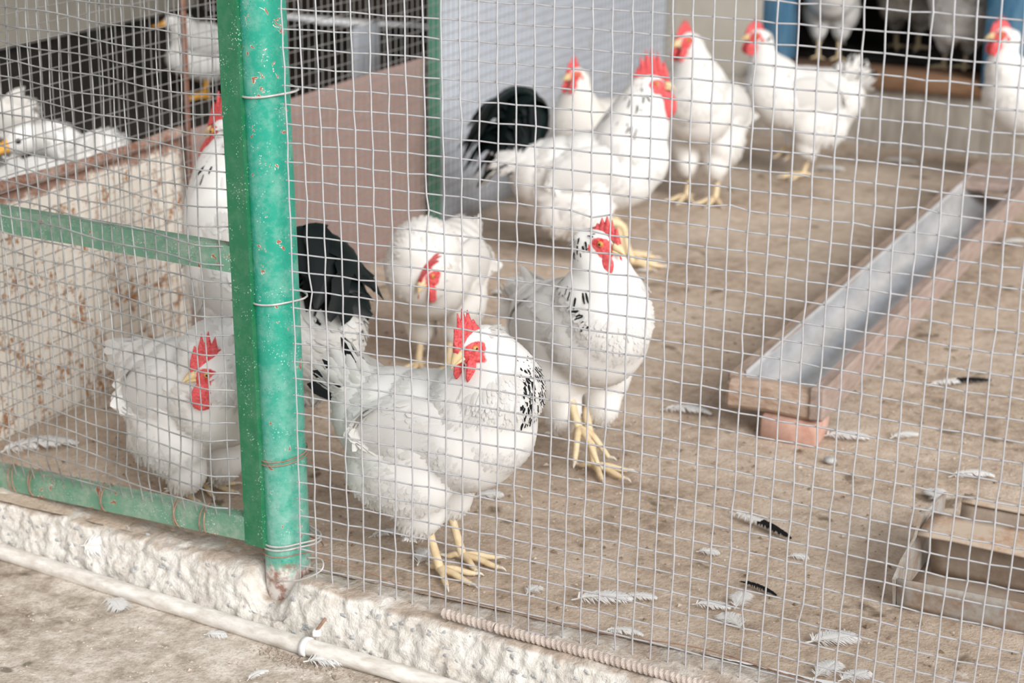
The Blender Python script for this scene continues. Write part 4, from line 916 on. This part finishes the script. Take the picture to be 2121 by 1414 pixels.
bird('rooster', 'big white rooster with green-black tail in front of blue sheet', (-0.285, 1.755, 0), 17, 1.10, pitch=0.10, head=(0.100, 0.0, 0.368), neck=[(0.072, 0, 0.285), (0.083, 0, 0.33)], nr=(0.078, 0.066, 0.046, 0.022), hd=world_dir(0.96, 0.25, -0.02),
     comb=(0.072, 0.028, 0.026, 6), wattle=0.033, tail='cock', tails=COCK, hackle=0.45, n=3000, seed=16, feet=((0.055, 0.03, 0), (0.075, -0.036, 0)), cat='rooster', group=None, dx=0.0, dz=-0.02)
bird('hen', 'hen mostly hidden behind the big rooster, only head showing', (-0.475, 2.14, 0), -95, 0.98, head=(0.08, 0.0, 0.365), hd=world_dir(-0.62, 0.74, 0.0), comb=(0.046, 0.018, 0.014, 5), hackle=0.05, n=1000, tint=0.5, seed=17, tail='fluff', tang=5)
bird('hen', 'white hen facing forward, right of the big rooster', (-0.276, 2.40, 0), -88, 1.12, pitch=0.22, head=(0.062, -0.026, 0.372), hd=world_dir(-0.72, 0.66, -0.06), hackle=0.04, n=1800, tint=0.26, seed=18, tail='fluff', tang=5, feet=((0.0, 0.034, 0), (0.0, -0.034, 0)), wattle=0.018, comb=(0.05, 0.018, 0.012, 5))
bird('hen', 'white hen standing side-on with raised tail before the plinth', (-0.135, 2.79, 0), 220, 1.03, dx=0.022, head=(0.136, -0.004, 0.370), neck=[(0.116, 0, 0.30)], nr=(0.066, 0.050, 0.032, 0.020), hd=world_dir(-0.93, 0.35, -0.02), hackle=0.95, n=1800, tint=0.22, seed=19, tail='hen', tang=62, feet=((0.0, 0.012, 0), (0.0, -0.03, 0)), raised=-1, wattle=0.019, comb=(0.05, 0.016, 0.012, 5))
bird('hen', 'white hen facing left at the right edge beyond the trough', (0.455, 2.93, 0), 206, 1.08, head=(0.105, 0.0, 0.375), neck=[(0.10, 0, 0.30)], nr=(0.066, 0.050, 0.032, 0.020), hd=world_dir(-0.96, 0.2, -0.05), hackle=0.06, n=1800, tint=0.2, seed=20, tail='white', wattle=0.020, comb=(0.05, 0.016, 0.013, 5))
bird('hen', 'white hen on the doorstep, left of the two grey-white birds', (-0.275, 3.475, 0.2), -75, 1.0, head=(0.09, 0, 0.37), hd=world_dir(-0.6, 0.7, 0), n=900, tint=0.22, hackle=0.1, seed=21, tail='white')
bird('hen', 'greyish hen standing inside the doorway in shade', (-0.115, 3.78, 0.2), 100, 1.1, head=(0.09, 0, 0.37), hd=world_dir(-0.5, -0.8, 0), n=900, tint=0.8, hackle=0.1, seed=22, tail='white')
bird('hen', 'white hen with black tail in the doorway, turned away', (0.10, 3.48, 0.2), 118, 1.0, head=(0.09, 0, 0.37), hd=world_dir(-0.5, -0.8, 0), n=900, tint=0.16, hackle=0.3, seed=23, tail='black')

DUCK = [(0.06, 0, 0.15, 0.075, 0.065, 0.066), (0.0, 0, 0.14, 0.10, 0.080, 0.075), (-0.06, 0, 0.14, 0.095, 0.075, 0.07), (-0.13, 0, 0.16, 0.06, 0.045, 0.038), (-0.03, 0, 0.11, 0.08, 0.06, 0.05)]
def duck(label, loc, h, s, head, hd, seed, neck=None, tint=0.12):
    return bird('duck', label, loc, h, s, body=DUCK, head=head, hd=hd, neck=neck, nr=(0.052, 0.036, 0.028, 0.026), tail='white', hackle=0, n=900, tint=tint, duck=True, legmat='bill', seed=seed, cat='duck', group='white ducks', wings=True, tang=25)
duck('white duck standing far back in the dark duck run', (-2.17, 2.98, 0), 208, 0.86, (0.105, 0, 0.285), world_dir(-0.93, 0.3, -0.12), 31, [(0.085, 0, 0.22)])
duck('white duck with its head low behind the rusty cream sheet', (-1.03, 0.83, 0), 12, 1.3, (-0.06, 0.0, 0.285), world_dir(-0.92, 0.3, -0.22), 32, [(0.05, 0, 0.235), (-0.005, 0, 0.285)])
duck('greyish duck at the left edge beyond the cream sheet', (-1.62, 1.06, 0), 205, 1.3, (0.15, 0, 0.31), world_dir(-0.9, 0.3, -0.1), 33, [(0.11, 0, 0.24)], 0.35)

# ------------------------------------------------------------------ loose feathers, droppings, grit
GROUP_F = 'loose feathers on the pen floor'
def down_feather(seed, L=0.05, W=0.024, curl=0.5, black=0.0, open_=0.35):
    """shed feather: a quill with separate barbs on both sides, downy at the foot; black = share of the tip that is black"""
    r = np.random.default_rng(seed); n = 26; s_ = np.linspace(0, 1, n); V = []; F = []; A = []
    q = np.stack([L * (s_ - 0.5), 0.18 * L * curl * np.sin(s_ * 2.4), 0.004 + 0.10 * L * np.sin(s_ * np.pi) * abs(curl)], 1)
    tv, tf = tube(q, np.linspace(0.0009, 0.0003, n), 5); V += tv.tolist(); F += [tuple(f) for f in tf]; A += [(0.5, 0.2, 1.0 if (black and (x / L + 0.5) > 1 - black) else 0.0, 0.35) for x in tv[:, 0]]
    for i in range(3, n):
        for sd_ in (1, -1):
            for kk in range(3):
                u = s_[i] + kk * 0.33 / n; wl = W / 2 * math.sin(math.pi * min(1, 0.10 + u * 0.89)) ** 0.6 * r.uniform(0.75, 1.12); fz = max(0, 0.4 - u) * 2
                ang = 0.75 + 0.45 * r.random() + fz * 0.8 * r.normal(); d = np.array([math.cos(ang), sd_ * math.sin(ang), 0.22 * open_ + fz * 0.5 * r.random()]); b_ = q[min(i, n - 1)] + np.array([kk * 0.33 * L / n, 0, 0])
                m_ = b_ + d * wl * 0.55 + np.array([0, 0, 0.0015]); e = b_ + d * wl + np.array([0.1 * wl, 0, -0.002 * r.random() - 0.1 * wl]); h_ = L / n * (1.15 if u > 0.35 else 0.7); k = len(V)
                V += [b_ - (h_ * .5, 0, 0), b_ + (h_ * .5, 0, 0), m_ + (h_ * .45, 0, 0), m_ - (h_ * .45, 0, 0), e]; F += [(k, k + 1, k + 2, k + 3), (k + 3, k + 2, k + 4)]
                A += [(0.5, 0.2, 1.0 if (black and u > 1 - black) else 0.0, 0.02)] * 5
    V = np.array(V, float); V[:, 2] -= V[:, 2].min() - 0.0004
    return V, F, np.array(A)
PROTO = {}
def ray_ground(px, py, z):
    d = FW * 4018.22 + (px - 1060.5) * RT - (py - 707) * UP; t = (z - CAM[2]) / d[2]; return CAM + d * t
def litter(px, py, ang, L, label, kind='a', z=0.001, name='feather', tilt=0.0):
    spec = {'a': (1, 0.055, 0.034, 0.35, 0.0), 'b': (2, 0.045, 0.036, -0.4, 0.0), 'c': (3, 0.06, 0.028, 0.7, 0.0), 'k': (4, 0.075, 0.015, 0.3, 0.52), 'd': (5, 0.034, 0.034, 0.3, 0.0), 'n': (6, 0.05, 0.010, 0.3, 1.0)}[kind]
    if kind not in PROTO:
        V, F, A = down_feather(*spec); V = V / spec[1]; o = MB().add(V, F, A).build(name, M['feather'], attr='fea', fix=False); PROTO[kind] = o
    else:
        o = PROTO[kind].copy(); COL.objects.link(o)
    p = ray_ground(px, py, z); o.location = p; L *= 1.25; o.scale = (L, L, L); o.rotation_euler = (tilt, 0, math.radians(ang)); tag(o, label, 'feather', GROUP_F); return o
LIT = [(1418, 858, 10, .070, 'curved white feather on the dirt left of the trough end', 'c'),
 (1750, 908, 20, .062, 'broad white feather lying just right of the red brick', 'a'),
 (1872, 906, 48, .045, 'small white feather right of the one beside the brick', 'a'),
 (2012, 992, 25, .060, 'curled white feather on the dirt beyond the sheet feeder', 'c'),
 (1937, 1032, 115, .048, 'upright white down feather touching the back corner of the feeder', 'b'),
 (1568, 1092, -27, .100, 'long feather with white base and black tip mid-floor', 'k'),
 (1985, 798, 38, .100, 'long black and white feather lying right of the trough', 'k'),
 (1472, 1258, 14, .042, 'white feather, left one of the cluster of three', 'a'),
 (1528, 1248, 100, .044, 'white feather, upper right one of the cluster of three', 'b'),
 (1522, 1292, 135, .040, 'white feather, lowest of the cluster of three', 'd'),
 (1718, 1328, 45, .058, 'fanned white feather near the wire at the lower right', 'b'),
 (1245, 1246, 28, .066, 'flat white feather inside the wire, right of front hen', 'a'),
 (1322, 1240, 22, .040, 'short white feather beside the flat white one by the wire', 'a'),
 (1288, 1316, 10, .044, 'white feather caught on the concrete curb by the steel bar', 'c'),
 (880, 1160, 95, .044, 'white down tuft just behind the front hen\'s feet', 'd'),
 (803, 1112, 40, .046, 'thin white feather on the dirt left of front hen\'s legs', 'c'),
 (1010, 1030, 45, .036, 'white down feather on the dirt under front hen\'s breast', 'd'),
 (1103, 1226, 80, .026, 'tiny white fluff ball on the dirt near the curb', 'd'),
 (1568, 1222, -22, .050, 'small dark feather above the cluster of three white ones', 'n'),
 (1465, 1146, 20, .026, 'small white fluff between front hen and black-tipped feather', 'd'),
 (1652, 1156, 15, .024, 'scrap of white down below the black-tipped feather', 'd'),
 (1705, 1392, 80, .046, 'white feather by the wire at the bottom edge', 'b'),
 (1765, 1404, 60, .040, 'white feather right of the bottom-edge one', 'b'),
 (1718, 352, 20, .062, 'blurred white feather on the floor near the plinth', 'a'),
 (1862, 338, 10, .070, 'white feather far back before the plinth', 'c'),
 (2098, 505, 60, .060, 'pale feather leaning beside the trough\'s outer board', 'a'),
 (1035, 608, 30, .030, 'small white down on the floor between two hens', 'd'),
 (1330, 562, 30, .022, 'speck of white down near the big rooster\'s feet', 'd'),
 (75, 938, 45, .105, 'long pale feather lying behind the gate at the left', 'c'),
 (240, 1256, -40, .040, 'white down feather on the yard in front of the pipe', 'd', -0.074),
 (445, 1318, 20, .026, 'small white fluff on the yard in front of the pipe', 'd', -0.074),
 (668, 1374, 30, .042, 'grey-white down beside the pipe near the clip', 'd', -0.074),
 (535, 1402, 70, .030, 'small pale feather at the bottom edge of the yard', 'c', -0.074)]
for q in LIT: litter(*q[:6], z=q[6] if len(q) > 6 else 0.001)
o = litter(192, 1166, 100, .042, 'white down feather stuck to the curb above the pipe', 'd'); o.location = (-0.36, 0.012, -0.03); o.rotation_euler = (1.3, 0, 0.3)
# white-speckled dropping, soil crumbs
v, f = ellipsoid((0, 0, 0), (0.011, 0.010, 0.006), None, 12, 8); v = v * (1 + 0.12 * fbm(v, 180, 2, 3))[:, None]; v = v + ray_ground(1720, 953, 0.004)
tag(MB().add(v, f).build('pebble', M['stone']), 'speckled pale pebble on the dirt below the trough', 'pebble')
def grit(name, n, box_, zf, size, mat, kind_label, seed, par):
    r = np.random.default_rng(seed); x = r.uniform(box_[0], box_[1], n); y = r.uniform(box_[2], box_[3], n)
    if name == 'soil_crumbs': x = r.normal(0.05, 0.035, n); y = np.interp(x, px_, py_) - 0.012 - np.abs(r.normal(0, 0.013, n))
    sz = size * r.lognormal(0, 0.45, n)
    base = np.array([(1, 0, 0), (-0.5, 0.87, 0), (-0.5, -0.87, 0), (0.1, 0.1, 1.0)]); a = r.uniform(0, 6.28, n); c_, s_ = np.cos(a), np.sin(a)
    V = base[None] * sz[:, None, None] * np.stack([r.uniform(0.6, 1.3, n), r.uniform(0.6, 1.3, n), r.uniform(0.4, 0.9, n)], 1)[:, None, :]
    V = np.stack([V[..., 0] * c_[:, None] - V[..., 1] * s_[:, None] + x[:, None], V[..., 0] * s_[:, None] + V[..., 1] * c_[:, None] + y[:, None], V[..., 2] + zf - 0.0006], -1).reshape(-1, 3)
    F = (np.arange(n)[:, None, None] * 4 + np.array([(0, 1, 3), (1, 2, 3), (2, 0, 3), (0, 2, 1)])[None]).reshape(-1, 3)
    me = bpy.data.meshes.new(name); me.from_pydata(V.tolist(), [], F.tolist()); me.materials.append(mat); o = bpy.data.objects.new(name, me); COL.objects.link(o); o.parent = bpy.data.objects[par]; o['kind'] = 'stuff'; o['label'] = kind_label
M['grit_pale'] = simple('pale_grit', (0.46, 0.38, 0.30), (0.62, 0.54, 0.46), 200, 0.9)
M['grit_soil'] = simple('soil_crumb', (0.24, 0.19, 0.15), (0.42, 0.35, 0.29), 200, 0.9)
M['grit_dark'] = simple('dark_grit', (0.14, 0.10, 0.06), (0.26, 0.19, 0.12), 200, 0.9)
grit('pale_grit', 2600, (-0.2, 1.3, 0.06, 1.2), 0.001, 0.0013, M['grit_pale'], 'pale grit scattered over the pen floor', 1, 'floor_pen')
grit('dark_grit', 1800, (-0.6, 1.3, 0.06, 1.6), 0.001, 0.0022, M['grit_dark'], 'dark crumbs of litter on the pen floor', 2, 'floor_pen')
grit('yard_grit', 900, (-0.7, 0.5, -0.30, -0.09), -0.076, 0.0013, M['grit_pale'], 'pale grit on the dusty yard', 3, 'floor_yard')
grit('soil_crumbs', 500, (-0.02, 0.13, -0.125, -0.085), -0.076, 0.0022, M['grit_soil'], 'dark soil crumbs against the pipe near the clip', 4, 'floor_yard')
